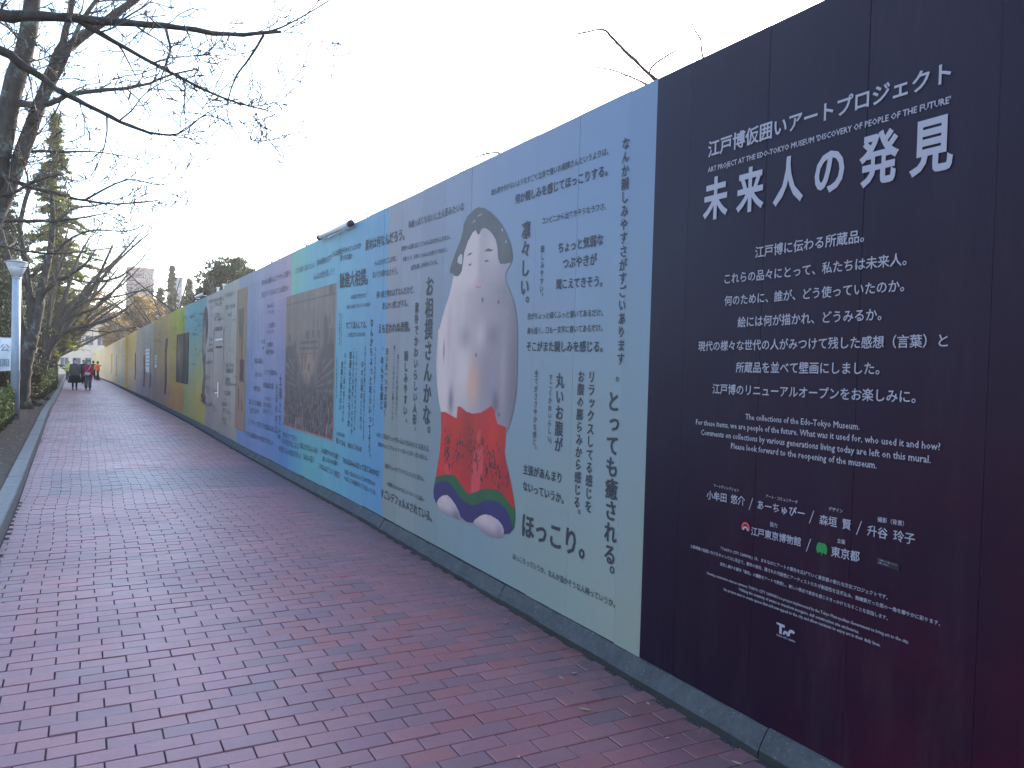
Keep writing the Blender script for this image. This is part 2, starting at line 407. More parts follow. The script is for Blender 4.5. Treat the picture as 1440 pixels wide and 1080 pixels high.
# ================================================================ THE PRINTED HOARDING
hoard = empty('hoarding', (wx(0), 0, 0), 'long tall construction hoarding of flat steel panels printed with coloured bands, Japanese text and pictures', 'hoarding')
hoard_inv = Matrix.Translation((-wx(0), 0, 0))
HZ = 3.02
def vinyl():
    mt = mat('printed_vinyl', (.5,.5,.5), .42, spec=.12); t = NT(mt)
    pos = t.pos(); sp = t.n('ShaderNodeSeparateXYZ'); t.l(pos, sp.inputs[0])
    h = t.math('DIVIDE', sp.outputs['Z'], 3.0)
    nz = t.noise(.8, 3, .55, pos)
    hh = t.math('ADD', h, t.math('MULTIPLY', t.math('SUBTRACT', nz, .5), .55))
    hh = t.math('MULTIPLY', t.math('SUBTRACT', hh, .18), 1.45, True)
    # printed colour bands, light at the top and far glare painted in too: (start, end, top colour near, top colour far, bottom near, bottom far)
    Z = [(-8,1.2,(36,30,50),(40,36,58),(50,16,40),(48,14,40)), (1.2,3.32,(40,36,60),(40,42,70),(40,16,40),(26,18,42)),
         (3.32,5.4,(116,146,190),(126,146,184),(130,148,150),(116,140,160)), (5.4,7.42,(126,146,184),(140,148,174),(116,140,160),(124,140,148)),
         (7.42,10.2,(110,156,204),(118,176,208),(90,140,192),(100,162,180)), (10.2,11.26,(118,176,208),(126,186,182),(100,162,180),(84,132,186)),
         (11.26,12.9,(166,154,190),(148,156,198),(84,124,184),(106,130,184)), (12.9,15.3,(148,156,198),(140,162,196),(106,130,184),(112,136,186)),
         (15.3,19.43,(164,174,182),(166,170,188),(148,146,150),(146,138,144)), (19.43,23.4,(110,162,186),(112,166,192),(174,162,92),(150,160,124)),
         (23.4,27.2,(150,174,88),(166,170,104),(180,144,98),(184,150,108)), (27.2,33,(182,166,124),(178,166,138),(174,152,138),(164,152,158)),
         (33,42,(182,186,188),(196,194,184),(170,162,176),(186,178,192)), (42,48.8,(226,206,150),(236,208,140),(210,190,172),(220,200,166)),
         (48.8,51.5,(236,200,60),(240,210,80),(236,200,60),(240,210,80)), (51.5,57,(245,236,200),(240,230,196),(205,212,220),(214,218,222))]
    c = None
    for y0, y1, ta, tb, ba, bb in Z:
        f = t.math('DIVIDE', t.math('SUBTRACT', sp.outputs['Y'], y0), y1 - y0, True)
        zc = t.mix(hh, t.mix(f, ink(*ba), ink(*bb)), t.mix(f, ink(*ta), ink(*tb)))
        c = zc if c is None else t.mix(t.math('GREATER_THAN', sp.outputs['Y'], y0), c, zc)
    # glare painted into the pale far stretch beyond 51 m
    far = t.ramp(t.noise(.25, 3, .6, t.mapping(pos, (0, 1, 0.02))), [(.35, ink(190,195,205)), (.45, ink(245,220,160)), (.55, ink(215,200,175)), (.66, ink(250,230,185))])
    c = t.mix(t.math('MULTIPLY', t.math('SUBTRACT', sp.outputs['Y'], 57), .3, True), c, far)
    # red-violet clouds printed low on the dark section
    cl = t.ramp(t.noise(.9, 4, .6, pos), [(.45, (0,0,0)), (.7, (1,1,1))])
    near = t.math('MULTIPLY', t.math('SUBTRACT', 3.0, sp.outputs['Y']), .5, True)
    lowz = t.math('MULTIPLY', t.math('SUBTRACT', 2.0, sp.outputs['Z']), .6, True)
    c = t.mix(t.math('MULTIPLY', t.math('MULTIPLY', cl, near), lowz), c, ink(74,14,46))
    oi = t.n('ShaderNodeObjectInfo')          # light differences of slightly tilted panels painted as random tone
    v_ = t.math('ADD', .955, t.math('MULTIPLY', oi.outputs['Random'], .09)); cb = t.n('ShaderNodeCombineColor'); [t.l(v_, cb.inputs[q]) for q in range(3)]
    c = t.mix(1.0, c, cb.outputs[0], 'MULTIPLY')
    # dust and rain marks
    dm = t.noise(1.2, 6, .75, t.mapping(pos, (1, 3, .5)))
    c = t.mix(t.ramp(dm, [(.5, (0,0,0)), (.85, (.05,.05,.05))]), c, (.25,.25,.25))
    splash = t.math('MULTIPLY', t.math('MULTIPLY', t.math('SUBTRACT', .36, sp.outputs['Z']), 2.0, True), t.math('MULTIPLY', t.math('SUBTRACT', sp.outputs['Y'], 3.4), 3, True))
    c = t.mix(t.math('MULTIPLY', splash, t.ramp(t.noise(9, 6, .75, pos), [(.4, (0,0,0)), (.75, (.5,.5,.5))])), c, (.17,.165,.15))
    t.l(c, t.p.inputs['Base Color'])
    t.l(t.math('ADD', t.math('MULTIPLY', dm, .25), .30), t.p.inputs['Roughness'])
    t.bump(t.math('ADD', t.noise(260, 2, .5, pos), t.math('MULTIPLY', t.noise(3.0, 2, .5, t.mapping(pos, (1, 1, .25))), 6)), .22, .0022)
    return mt
M['vinyl'] = vinyl(); M['gap_shade'] = mat('gap_shade_black', (.02,.02,.022), .8)
# panels: 0.5 m wide steel, folded edges, 3.02 m high; the front face is local x = 0
def panel_mesh(w=.4988, h=HZ, far=False):
    c = .0016; V = []
    ring = [(.03, -w/2), (c, -w/2), (0, -w/2 + c), (0, w/2 - c), (c, w/2), (.03, w/2)]
    for z in (0, h): V += [(x, y, z) for x, y in ring]
    n = len(ring); F = [(k, (k+1) % n, n + (k+1) % n, n + k) for k in range(n)] + [tuple(range(n)), tuple(range(2*n-1, n-1, -1))]
    return mesh_np('panel', V, F, [M['vinyl']])
pm_full, pm_low = panel_mesh(), panel_mesh(h=HZ - .06)
y = -3.45 + .0
k = 0
while y < 134:
    yc = y + .25
    a = math.atan2(wx(y + .5) - wx(y), .5)
    low = yc > 17.1
    jit = random.gauss(0, .0016) if yc < 40 else random.gauss(0, .003)
    o = link('panel', pm_low if low else pm_full, hoard, (wx(yc) - wx(0) + random.gauss(0, .0003), yc, wb(yc) + (-.003 if yc < 3.4 else .004) + random.gauss(0, .0018)), (random.gauss(0, .0006), random.gauss(0, .0002), -a + jit))
    y += .5; k += 1

y = 3.3
while y < 130:
    e_ = min(130, y + 4); a = math.atan2(wx(e_) - wx(y), e_ - y); b = MB(); b.box(.012, .06, 0, e_ - y, -.05, .07)
    b.build('gap_shade_strip', M['gap_shade'], hoard, False, (wx(y) - wx(0) + .012, y, wb(y)), (0, 0, -a)); y += 4  # black strip added so the gap under the panels reads as shade
# ---- flat print on the vinyl: everything is laid in (s, v) = metres along the path, metres above the kerb
def wall_xyz(s, v, off):
    s = np.asarray(s, dtype=float); v = np.asarray(v, dtype=float)
    return np.stack([np.interp(s, WY, WX) - off - wx(0), s, v + np.interp(s, WY, WB)], -1)

font = None
def char_mesh(txt, off, res):
    cu = bpy.data.curves.new('t', 'FONT'); cu.body = txt; cu.size = 1; cu.resolution_u = res; cu.bevel_depth = off; cu.bevel_resolution = 0; cu.fill_mode = 'FRONT'
    o = bpy.data.objects.new('t', cu); COL.objects.link(o)
    dg = bpy.context.evaluated_depsgraph_get(); me = bpy.data.meshes.new_from_object(o.evaluated_get(dg))
    n = len(me.vertices); co = np.zeros(n * 3, np.float32); me.vertices.foreach_get('co', co)
    me.calc_loop_triangles(); tr = np.zeros(len(me.loop_triangles) * 3, np.int32); me.loop_triangles.foreach_get('vertices', tr)
    bpy.data.objects.remove(o); bpy.data.curves.remove(cu); bpy.data.meshes.remove(me)
    co = co.reshape(-1, 3); co[:, 2] = co[:, 2] / max(1e-6, np.abs(co[:, 2]).max()) * .0004 if off > 0 else 0
    return co, tr.reshape(-1, 3)
_g, _ = char_mesh('国', 0, 1); _h, _ = char_mesh('国国', 0, 1)
ADV = float(_h[:, 0].max() - _g[:, 0].max()); CX0 = float((_g[:, 0].min() + _g[:, 0].max()) / 2); CY0 = float((_g[:, 1].min() + _g[:, 1].max()) / 2)
cache = {}
def glyph(ch, off, res):
    k_ = (ch, off, res)
    if k_ not in cache: cache[k_] = char_mesh(ch, off, res)
    return cache[k_]
def is_cjk(c): return ord(c) > 0x2000
def runs(t):
    out = []; cur = ''
    for c in t:
        if is_cjk(c):
            if cur: out.append(('l', cur)); cur = ''
            out.append(('c', c))
        else: cur += c
    if cur: out.append(('l', cur))
    return out
def layout_h(t, off, res):
    """text in em units, returns verts (x along the reading direction, y up about the middle), tris, ink x range"""
    V = []; T = []; x = 0; nb = 0
    for kind, s_ in runs(t):
        if s_.strip() == '': x += .5 * len(s_); continue
        v, tr = glyph(s_, off, res)
        if kind == 'c':
            vv = (v[:, :2] - [CX0, CY0]) / ADV + [x + .5, 0]; x += 1
        else:
            w = v[:, 0].max() / ADV
            vv = (v[:, :2] - [0, CY0]) / ADV * 1.0 + [x + .04, -.0]; x += w + .08 + (.3 if s_.endswith(' ') else 0)
        V.append(np.c_[vv, v[:, 2]]); T.append(tr + nb); nb += len(v)
    V = np.concatenate(V); T = np.concatenate(T)
    return V, T
def layout_v(t, off, res):
    V = []; T = []; nb = 0
    for i, c in enumerate(t):
        v, tr = glyph(c, off, res); vv = (v[:, :2] - [CX0, CY0]) / ADV
        if c in '。、': vv = vv + [.62, .62]
        if c in 'っゃゅょァィゥェォッャュョ': vv = vv + [.1, .08]
        if c == 'ー': vv = np.stack([vv[:, 1], -vv[:, 0]], -1)
        V.append(np.c_[vv - [0, i], v[:, 2]]); T.append(tr + nb); nb += len(v)
    return np.concatenate(V), np.concatenate(T)
def put_flat(name, s, v, T, mt, off=.0042, label=None, zz=None):
    P = wall_xyz(s, v, off)
    if zz is not None: P[:, 0] -= zz
    me = mesh_np(name, P, np.asarray(T), mt)
    o = link(name, me, hoard)
    if label: o['label'] = label
    return o
def lettering(row):
    kind, t, s1, v1, s2, v2, ink_, b = row
    off = (.006, .016, .022)[b]; mt = M['white_print'] if ink_ == 'w' else M['black_print']
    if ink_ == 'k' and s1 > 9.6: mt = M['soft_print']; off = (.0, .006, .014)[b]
    if ink_ == 'w': off = .012 if b == 0 else .020
    if kind == 'h':
        L = s1 - s2; n = sum(1.0 if is_cjk(c) else .5 for c in t)
        V, T = layout_h(t, off, 2 if L / n > .045 else 1)
        x0, x1 = V[:, 0].min(), V[:, 0].max(); fx = L / (x1 - x0)
        fy = fx
        if fx > .062 and s1 > 9.3 and ink_ == 'k': fy = min(fx, .1)
        if ink_ == 'w' and not is_cjk(t[0]): fy = fx * 1.08
        u = (V[:, 0] - x0) / (x1 - x0)
        put_flat('lettering', s1 - u * L, v1 + (v2 - v1) * u + V[:, 1] * fy, T, mt, zz=V[:, 2])
    else:
        p = (v1 - v2) / (len(t) - 1)
        V, T = layout_v(t, off, 2 if p > .08 else 1)
        e = min(p, .2) * .98; 
        u = -V[:, 1] / (len(t) - 1)
        put_flat('lettering', s1 + (s2 - s1) * u - V[:, 0] * e, v1 + V[:, 1] * p, T, mt, zz=V[:, 2])
# big title: six widely spaced condensed characters
def big_title():
    for c, s0 in zip('未来人の発見', (2.856, 2.637, 2.420, 2.210, 1.988, 1.778)):
        v, T = glyph(c, .028, 3); vv = (v[:, :2] - [CX0, CY0]) / ADV
        put_flat('lettering', s0 - vv[:, 0] * .162, 2.319 + vv[:, 1] * .205, T, M['white_print'], label='large white title character', zz=v[:, 2])
TEXTS = [
('h','江戸博仮囲いアートプロジェクト',2.918,2.559,1.716,2.558,'w',1),
('h',"ART PROJECT AT THE EDO-TOKYO MUSEUM 'DISCOVERY OF PEOPLE OF THE FUTURE'",2.915,2.465,1.714,2.463,'w',1),
('h','江戸博に伝わる所蔵品。',2.593,2.038,2.037,2.041,'w',0),
('h','これらの品々にとって、私たちは未来人。',2.777,1.937,1.856,1.934,'w',0),
('h','何のために、誰が、どう使っていたのか。',2.772,1.836,1.861,1.840,'w',0),
('h','絵には何が描かれ、どうみるか。',2.684,1.735,1.949,1.740,'w',0),
('h','現代の様々な世代の人がみつけて残した感想（言葉）と',2.940,1.629,1.689,1.639,'w',0),
('h','所蔵品を並べて壁画にしました。',2.685,1.532,1.949,1.539,'w',0),
('h','江戸博のリニューアルオープンをお楽しみに。',2.832,1.430,1.799,1.441,'w',0),
('h','The collections of the Edo-Tokyo Museum.',2.616,1.316,2.025,1.319,'w',0),
('h','For these items, we are people of the future. What was it used for, who used it and how?',2.938,1.268,1.700,1.276,'w',0),
('h','Comments on collections by various generations living today are left on this mural.',2.902,1.222,1.733,1.228,'w',0),
('h','Please look forward to the reopening of the museum.',2.699,1.178,1.945,1.182,'w',0),
('h','アートディレクション',2.801,0.980,2.640,0.982,'w',0),
('h','小牟田 悠介',2.846,0.930,2.601,0.939,'w',0),
('h','アート・コミュニケータ',2.480,0.982,2.308,0.984,'w',0),
('h','あーちゅびー',2.527,0.937,2.269,0.942,'w',0),
('h','デザイン',2.152,0.984,2.086,0.985,'w',0),
('h','森垣 賢',2.195,0.933,2.046,0.938,'w',0),
('h','撮影（背景）',1.933,0.982,1.825,0.986,'w',0),
('h','升谷 玲子',1.974,0.933,1.781,0.938,'w',0),
('h','協力',2.452,0.867,2.411,0.866,'w',0),
('h','江戸東京博物館',2.559,0.816,2.283,0.823,'w',0),
('h','主催',2.107,0.867,2.070,0.868,'w',0),
('h','東京都',2.133,0.819,2.003,0.825,'w',0),
('h','「TOKYO CITY CANVAS」は、まちなかにアートの景色を広げていく東京都の新たな文化プロジェクトです。',2.741,0.700,1.878,0.705,'w',0),
('h','工事現場の仮囲いなどをキャンバスに見立て、都市の余白、隠された可能性にアーティストたちが創造性を注ぎ込み、無機質だった街の一角を華やかに彩ります。',2.948,0.666,1.675,0.670,'w',0),
('h','変化し続ける都市「東京」の躍動をアートで表現し、新しい視点で東京を感じるきっかけとなることを目指します。',2.742,0.628,1.875,0.630,'w',0),
('h','Viewing construction sites as canvases, TOKYO CITY CANVAS is a project implemented by the Tokyo Metropolitan Government to bring art to the city.',2.828,0.566,1.788,0.571,'w',0),
('h','Utilizing the creativity of artists to transform inorganic, dull construction site enclosures,',2.619,0.544,1.994,0.544,'w',0),
('h','the project aims to create spaces that add new appeal to the city and allow residents to enjoy art in their daily lives.',2.714,0.519,1.901,0.524,'w',0),
('h','TOKYO CITY CANVAS',2.395,0.408,2.294,0.410,'w',0),
('h','誰も寄せ付けないようなすごく立派で強いお相撲さんというよりは、',5.210,2.765,3.741,2.741,'k',0),
('h','何か親しみを感じてほっこりする。',4.839,2.652,3.745,2.634,'k',1),
('h','コンビニから出てきそうなラフさ。',4.463,2.449,3.748,2.431,'k',0),
('h','ちょっと気弱な',4.253,2.252,3.766,2.246,'k',1),
('h','つぶやきが',4.195,2.149,3.828,2.139,'k',1),
('h','聞こえてきそう。',4.263,2.027,3.764,2.009,'k',1),
('h','目がちょっと細くふっと書いてあるだけ。',4.613,1.841,3.748,1.829,'k',0),
('h','鼻も低く、口も一文字に書いてあるだけ。',4.617,1.745,3.746,1.742,'k',0),
('h','そこがまた親しみを感じる。',4.621,1.642,3.740,1.635,'k',1),
('h','主張があんまり',4.621,0.825,4.137,0.830,'k',1),
('h','ないっていうか。',4.614,0.715,4.105,0.706,'k',1),
('h','ほっこり。',4.609,0.454,3.858,0.467,'k',2),
('h','ほっこりっていうか、なんか温かそうな人柄っていうか。',4.726,0.217,3.544,0.216,'k',0),
('h','陶器っぽくもないし土人形みたいな',6.878,2.766,5.678,2.743,'k',0),
('h','素材は何なんだろう。',8.133,2.729,6.983,2.700,'k',1),
('h','意味から必要に応じてフォルムなのかもしれない。',7.048,2.570,5.926,2.538,'k',0),
('h','結果として、多弁なフォルムとは色そうではなく、',7.003,2.467,5.974,2.442,'k',0),
('h','自然な親しみを持っている。',6.790,2.369,6.175,2.363,'k',0),
('h','硬い焼き物のはずなんだけど、',7.731,2.185,6.700,2.169,'k',0),
('h','柔らかい感じがする。',7.553,2.063,6.849,2.057,'k',0),
('h','えも言われぬ表情。',7.646,1.841,6.782,1.842,'k',1),
('h','泣いても晴れなさそう。',7.881,2.398,7.128,2.373,'k',0),
('h','そんな方がすごく古代に',7.822,2.508,7.180,2.498,'k',0),
('h','勧進大相撲。',9.003,2.431,8.018,2.395,'k',2),
('h','人を見に行きますけど',8.580,2.220,8.049,2.206,'k',0),
('h','お客さんのほどうなっているのかな',8.720,2.118,7.927,2.103,'k',0),
('h','すごく没入してる。',8.724,1.914,8.026,1.896,'k',1),
('h','上を見上げているのかな',8.665,1.808,8.064,1.799,'k',0),
('h','昔の着物の文字',9.973,2.741,9.363,2.738,'k',1),
('h','どんな相撲が行われていたのか',9.337,2.774,8.273,2.751,'k',0),
('h','勝つのは誰か',8.996,2.695,8.555,2.669,'k',0),
('h','みんなの顔が楽しそう',10.123,2.577,9.207,2.569,'k',0),
('h','とても細かく描いている',11.032,2.745,10.103,2.727,'k',0),
('h','小さくて耳をギュッと突っ込んでるみたいにも見える。',7.625,0.788,6.253,0.785,'k',0),
('h','着物みたいにしてちょっとそって言ってるポーズにも見える。',7.574,0.697,6.279,0.705,'k',0),
('h','お腹がちょっとリラックスしていると見たい。',7.357,0.511,6.346,0.517,'k',0),
('h','お相撲さんの心から出したイメージとは違い、',7.276,0.346,6.326,0.342,'k',0),
('h','すごいデフォルメされている。',7.453,0.229,6.155,0.221,'k',1),
('h','下の人はみんな立って見てるのかな？',8.737,0.406,7.513,0.406,'k',1),
('h','仕事って思えなくなってるのではないか',8.650,0.288,7.631,0.290,'k',0),
('h','それにしても熱気がすごく伝わってくる',8.670,0.214,7.624,0.203,'k',0),
('h','土俵に力士何人いるか',10.635,0.399,9.747,0.404,'k',1),
('h','3人いる！',10.407,0.272,9.929,0.274,'k',2),
('h','この3人はどういう役目？',9.689,0.235,8.818,0.219,'k',1),
('h','屋根が大きくて目立つ',11.575,0.460,10.753,0.470,'k',0),
('h','柱の色が気になる',11.611,0.364,10.670,0.373,'k',0),
('h','お客さんの数が多い',11.826,0.241,10.513,0.256,'k',0),
('h','人の顔がそれぞれ違う',9.593,0.433,8.872,0.423,'k',0),
('h','着ているものも様々',9.524,0.336,8.920,0.345,'k',0),
('h','上の方に何か',9.002,0.688,8.681,0.682,'k',0),
('h','書いてある',8.995,0.607,8.648,0.590,'k',0),
('h','布のようなもの',8.571,0.593,8.088,0.590,'k',0),
('h','昔の人の暮らしどうやって使う',13.287,2.767,11.341,2.746,'k',1),
('h','見えてくるものとても細かい',13.267,2.573,11.404,2.552,'k',0),
('h','かわいらしい',12.824,2.361,12.331,2.361,'k',1),
('h','どうやって使う',12.801,2.269,12.321,2.256,'k',0),
('h','とても細かい',12.759,2.056,12.208,2.064,'k',1),
('h','何をしているの',12.797,1.961,12.323,1.961,'k',0),
('h','不思議な形',12.776,1.759,12.368,1.762,'k',1),
('h','色がきれい',12.820,1.650,12.261,1.650,'k',1),
('h','今でも使',13.238,1.817,12.926,1.815,'k',0),
('h','気になる',13.156,1.716,12.986,1.714,'k',1),
('h','昔の人の暮らし',13.754,1.508,13.014,1.509,'k',1),
('h','見えてくるもの',16.769,2.565,15.684,2.550,'k',1),
('h','かわいら',16.529,2.403,16.029,2.393,'k',0),
('h','どうやって使う',18.237,2.704,17.242,2.676,'k',1),
('h','とても細',18.142,2.477,17.636,2.463,'k',0),
('h','何をしているの',18.288,2.397,17.382,2.379,'k',0),
('h','不思議な形',18.258,2.167,17.143,2.166,'k',1),
('h','色がきれい昔の人の暮らし',19.139,2.817,17.022,2.775,'k',0),
('h','今でも使えそう',16.912,2.805,15.742,2.783,'k',0),
('h','気になる模様',19.205,1.724,18.332,1.729,'k',1),
('h','昔の人の',19.141,1.467,18.431,1.472,'k',0),
('h','見えてく',19.413,1.111,18.768,1.126,'k',1),
('h','かわいら',19.337,0.881,18.765,0.901,'k',0),
('h','どうやっ',19.264,0.785,18.836,0.801,'k',0),
('h','とても細',19.226,0.507,18.414,0.544,'k',0),
('h','何をしているの',16.627,1.414,15.749,1.417,'k',0),
('h','不思議な形',16.613,1.304,15.768,1.317,'k',1),
('h','色がきれ',16.613,1.126,16.106,1.134,'k',1),
('h','今でも使えそう',16.669,1.040,15.992,1.054,'k',0),
('h','気になる模様',16.692,0.861,16.023,0.879,'k',0),
('h','昔の人の',17.006,0.624,16.389,0.647,'k',1),
('h','見えてく',16.887,0.509,16.516,0.525,'k',0),
('h','かわいら',17.003,0.324,16.440,0.353,'k',0),
('h','どうやっ',16.956,0.233,16.373,0.258,'k',0),
('h','とても細かい',12.912,1.337,12.024,1.333,'k',1),
('h','何をしているの',13.653,1.286,13.097,1.287,'k',0),
('h','不思議な形',13.009,1.128,12.241,1.129,'k',1),
('h','色がきれい',13.744,1.053,13.202,1.055,'k',1),
('h','今でも使えそう',12.848,0.922,12.381,0.928,'k',0),
('h','気になる模様',14.160,0.818,13.134,0.813,'k',0),
('h','昔の人の暮らし',12.943,0.823,12.307,0.834,'k',0),
('h','見えてくるもの',14.020,0.667,13.289,0.693,'k',1),
('h','かわいらしい',12.967,0.719,12.265,0.738,'k',0),
('h','どうやって使う不思議な形',14.122,0.472,12.177,0.487,'k',0),
('h','とても細かい色がきれい',14.391,0.252,12.188,0.278,'k',1),
('v','なんか親しみやすさがすごいあります',3.579,2.743,3.563,1.565,'k',1),
('v','とっても癒される',3.620,1.328,3.609,0.476,'k',2),
('v','リラックスしてる感じを',3.841,1.460,3.834,0.706,'k',1),
('v','お腹の膨らみから感じる',3.952,1.458,3.955,0.711,'k',1),
('v','丸いお腹が',4.187,1.427,4.182,1.031,'k',1),
('v','すごくかわいらしい',4.299,1.444,4.294,1.059,'k',0),
('v','全てがささやかな感じ',4.480,1.463,4.480,1.018,'k',0),
('v','凛々しい',4.676,2.420,4.673,2.040,'k',1),
('v','親しみやすい',4.449,2.268,4.446,2.009,'k',0),
('v','お相撲さんかな',6.341,2.168,6.331,1.068,'k',2),
('v','素朴でかわいらしい人形',6.625,2.002,6.607,1.012,'k',1),
('v','親しみやすい',6.860,1.573,6.848,1.075,'k',1),
('v','昔からこの作者を遊ぶよう',7.070,1.566,7.079,1.033,'k',0),
('v','第にこころあるように勝っている',7.173,1.652,7.182,0.983,'k',0),
('v','白い光一つでは深く',7.380,1.618,7.394,1.024,'k',1),
('v','、のんでる感じ',7.516,1.619,7.503,1.087,'k',1),
('v','なんかそれが道を一歩って言っている',7.718,1.641,7.742,0.881,'k',0),
('v','なんかちょっと年らいってそう',7.860,1.910,7.846,0.630,'k',1),
('v','むかしの人の暮らしが見えてくるような',8.053,1.650,8.045,0.721,'k',0),
('v','年の心境のととから',8.131,1.479,8.140,0.826,'k',0),
('v','こうやって作るものなのだろうか',8.328,1.602,8.339,0.788,'k',0),
('v','この人たちが何をしているのか',8.427,1.632,8.441,0.751,'k',0),
('v','部屋んどんやろうか',8.539,1.578,8.552,0.834,'k',1),
('v','ちょっと遠い感じもする',8.730,1.579,8.760,0.860,'k',0),
('v','音量と夜さない',8.839,1.475,8.871,0.990,'k',1),
('v','まわりの人も見ている',8.897,2.040,8.885,1.717,'k',0),
('v','どこを見ている',8.972,2.043,8.960,1.718,'k',0),
('v','小さい人たちがいる',9.040,1.523,9.027,1.113,'k',0),
('v','何をしているのか不思議な形色がきれい気になる',14.010,2.789,13.992,2.109,'k',0),
('v','不思議な形色がきれい今でも使えそう昔の人',14.014,2.094,13.960,1.367,'k',1),
('v','色がきれい今でも使えそう気に',13.468,2.255,13.448,1.712,'k',0),
('v','今でも使えそう気になる模様昔の人の暮らしかわいらしいどうやっ',13.814,2.796,13.773,1.685,'k',0),
('v','気になる模様昔の',14.297,1.690,14.295,1.371,'k',0),
('v','昔の人の暮らし見えてくるものかわいらしいとても細',12.037,2.391,12.017,1.573,'k',0),
('v','見えてくるものかわいらしいどうや',11.858,2.339,11.856,1.895,'k',0),
('v','かわいらしいどうやって使うとても細かい不思議な形色がきれい',11.700,2.396,11.725,1.452,'k',0),
('v','どうやって使うと',13.148,2.329,13.142,2.137,'k',0),
('v','とても細かい何をしているのか',13.240,2.319,13.211,1.902,'k',0),
('v','何をしているのか不思議な形色がきれい',15.688,2.334,15.707,1.650,'k',0),
('v','不思議な形色がきれい今でも使えそ',16.137,2.256,16.190,1.651,'k',0),
('v','色がきれい今でも使えそう気に',16.512,2.270,16.502,1.743,'k',0),
('v','今でも使えそう気になる模様昔の人の暮',16.906,2.118,16.876,1.338,'k',0),
('v','気になる',16.748,2.389,16.756,2.279,'k',0),
('v','土俵上では',11.792,1.236,11.806,0.455,'k',1),
('v','全員の中は',12.033,1.108,12.022,0.499,'k',1),
]

FULLSTOPS = [(3.590, 1.455, .075), (3.637 - .055, .398, .12), (3.93, .660, .075), (4.275, 1.04, .05), (4.46, .985, .05), (4.63, 1.955, .12), (4.43, 1.975, .05),
             (6.27, .95, .17), (6.58, .93, .095), (6.81, .985, .095), (7.81, .56, .09)]
def prints_text():
    for r in TEXTS: lettering(r)
    big_title()
    # ideographic full stops closing the vertical columns: small rings
    for s0, v0, e in FULLSTOPS:
        a = np.arange(20) * 2 * math.pi / 20; r1, r0 = e * .17, e * .10
        s_ = np.concatenate([s0 + np.cos(a) * r1, s0 + np.cos(a) * r0]); v_ = np.concatenate([v0 + np.sin(a) * r1, v0 + np.sin(a) * r0])
        F = np.array([(k_, (k_+1) % 20, 20 + (k_+1) % 20, 20 + k_) for k_ in range(20)])
        put_flat('lettering', s_, v_, F, M['black_print'])
prints_text()

def poly(name, pts, mt, off=.0042, label=None):
    pts = np.array(pts); me_v = wall_xyz(pts[:, 0], pts[:, 1], off)
    o = link(name, mesh_np(name, me_v, [tuple(range(len(pts)))], mt), hoard)
    if label: o['label'] = label
    return o
# strokes and emblems on the dark section
for s0, v0, hgt in ((2.565, .934, .055), (2.234, .936, .055), (2.011, .935, .055), (2.244, .82, .055)):
    poly('lettering', [(s0 + .012, v0 - hgt/2), (s0 + .008, v0 - hgt/2), (s0 - .012, v0 + hgt/2), (s0 - .008, v0 + hgt/2)], M['white_print'])
def arc(cx, cy, r0, r1, a0, a1, n=18, sy=1):
    A = np.linspace(a0, a1, n)
    return [(cx - r1 * math.cos(a), cy + r1 * math.sin(a) * sy) for a in A] + [(cx - r0 * math.cos(a), cy + r0 * math.sin(a) * sy) for a in A[::-1]]
red_print = mat('red_print', ink(190,60,80), .45); green_print = mat('green_print', ink(20,128,66), .45)
poly('emblem', arc(2.592, .824, .015, .025, R(-30), R(210)), red_print, label='red ring emblem beside the museum name')
poly('emblem', arc(2.592, .814, .008, .017, R(-10), R(190)), M['white_print'], .0046, label='white arch inside the red ring emblem')
gk = [(2.1795, .793), (2.182, .806)] + [(2.178 + .027 * math.cos(a), .818 + .027 * math.sin(a) * (1 - .12 * math.cos(4 * a))) for a in np.linspace(R(-38), R(218), 22)] + [(2.174, .806), (2.1755, .793)]
poly('emblem', gk, green_print, label='green ginkgo leaf emblem')
# TCC mark drawn as three strokes
poly('emblem', [(2.396,.461),(2.352,.461),(2.350,.450),(2.366,.450),(2.366,.418),(2.379,.418),(2.379,.452),(2.394,.454)], M['white_print'], label='white letter T of the canvas project mark')
poly('emblem', arc(2.345, .420, .006, .015, 0, R(180), 12, 1.3), M['white_print'], label='white arch of the canvas project mark')
poly('emblem', arc(2.312, .430, .010, .022, R(45), R(205), 14, 1.05), M['white_print'], label='white curl of the canvas project mark')
poly('info_strip', [(1.929,.843),(1.837,.838),(1.837,.812),(1.929,.818)], mat('black_sticker', (.008,.008,.012), .35), label='small black sticker strip with tiny white text')
lettering(('h','この壁画について詳しくはこちら',1.924,.835,1.846,.831,'w',0)); lettering(('h','ご覧ください',1.924,.824,1.88,.822,'w',0))

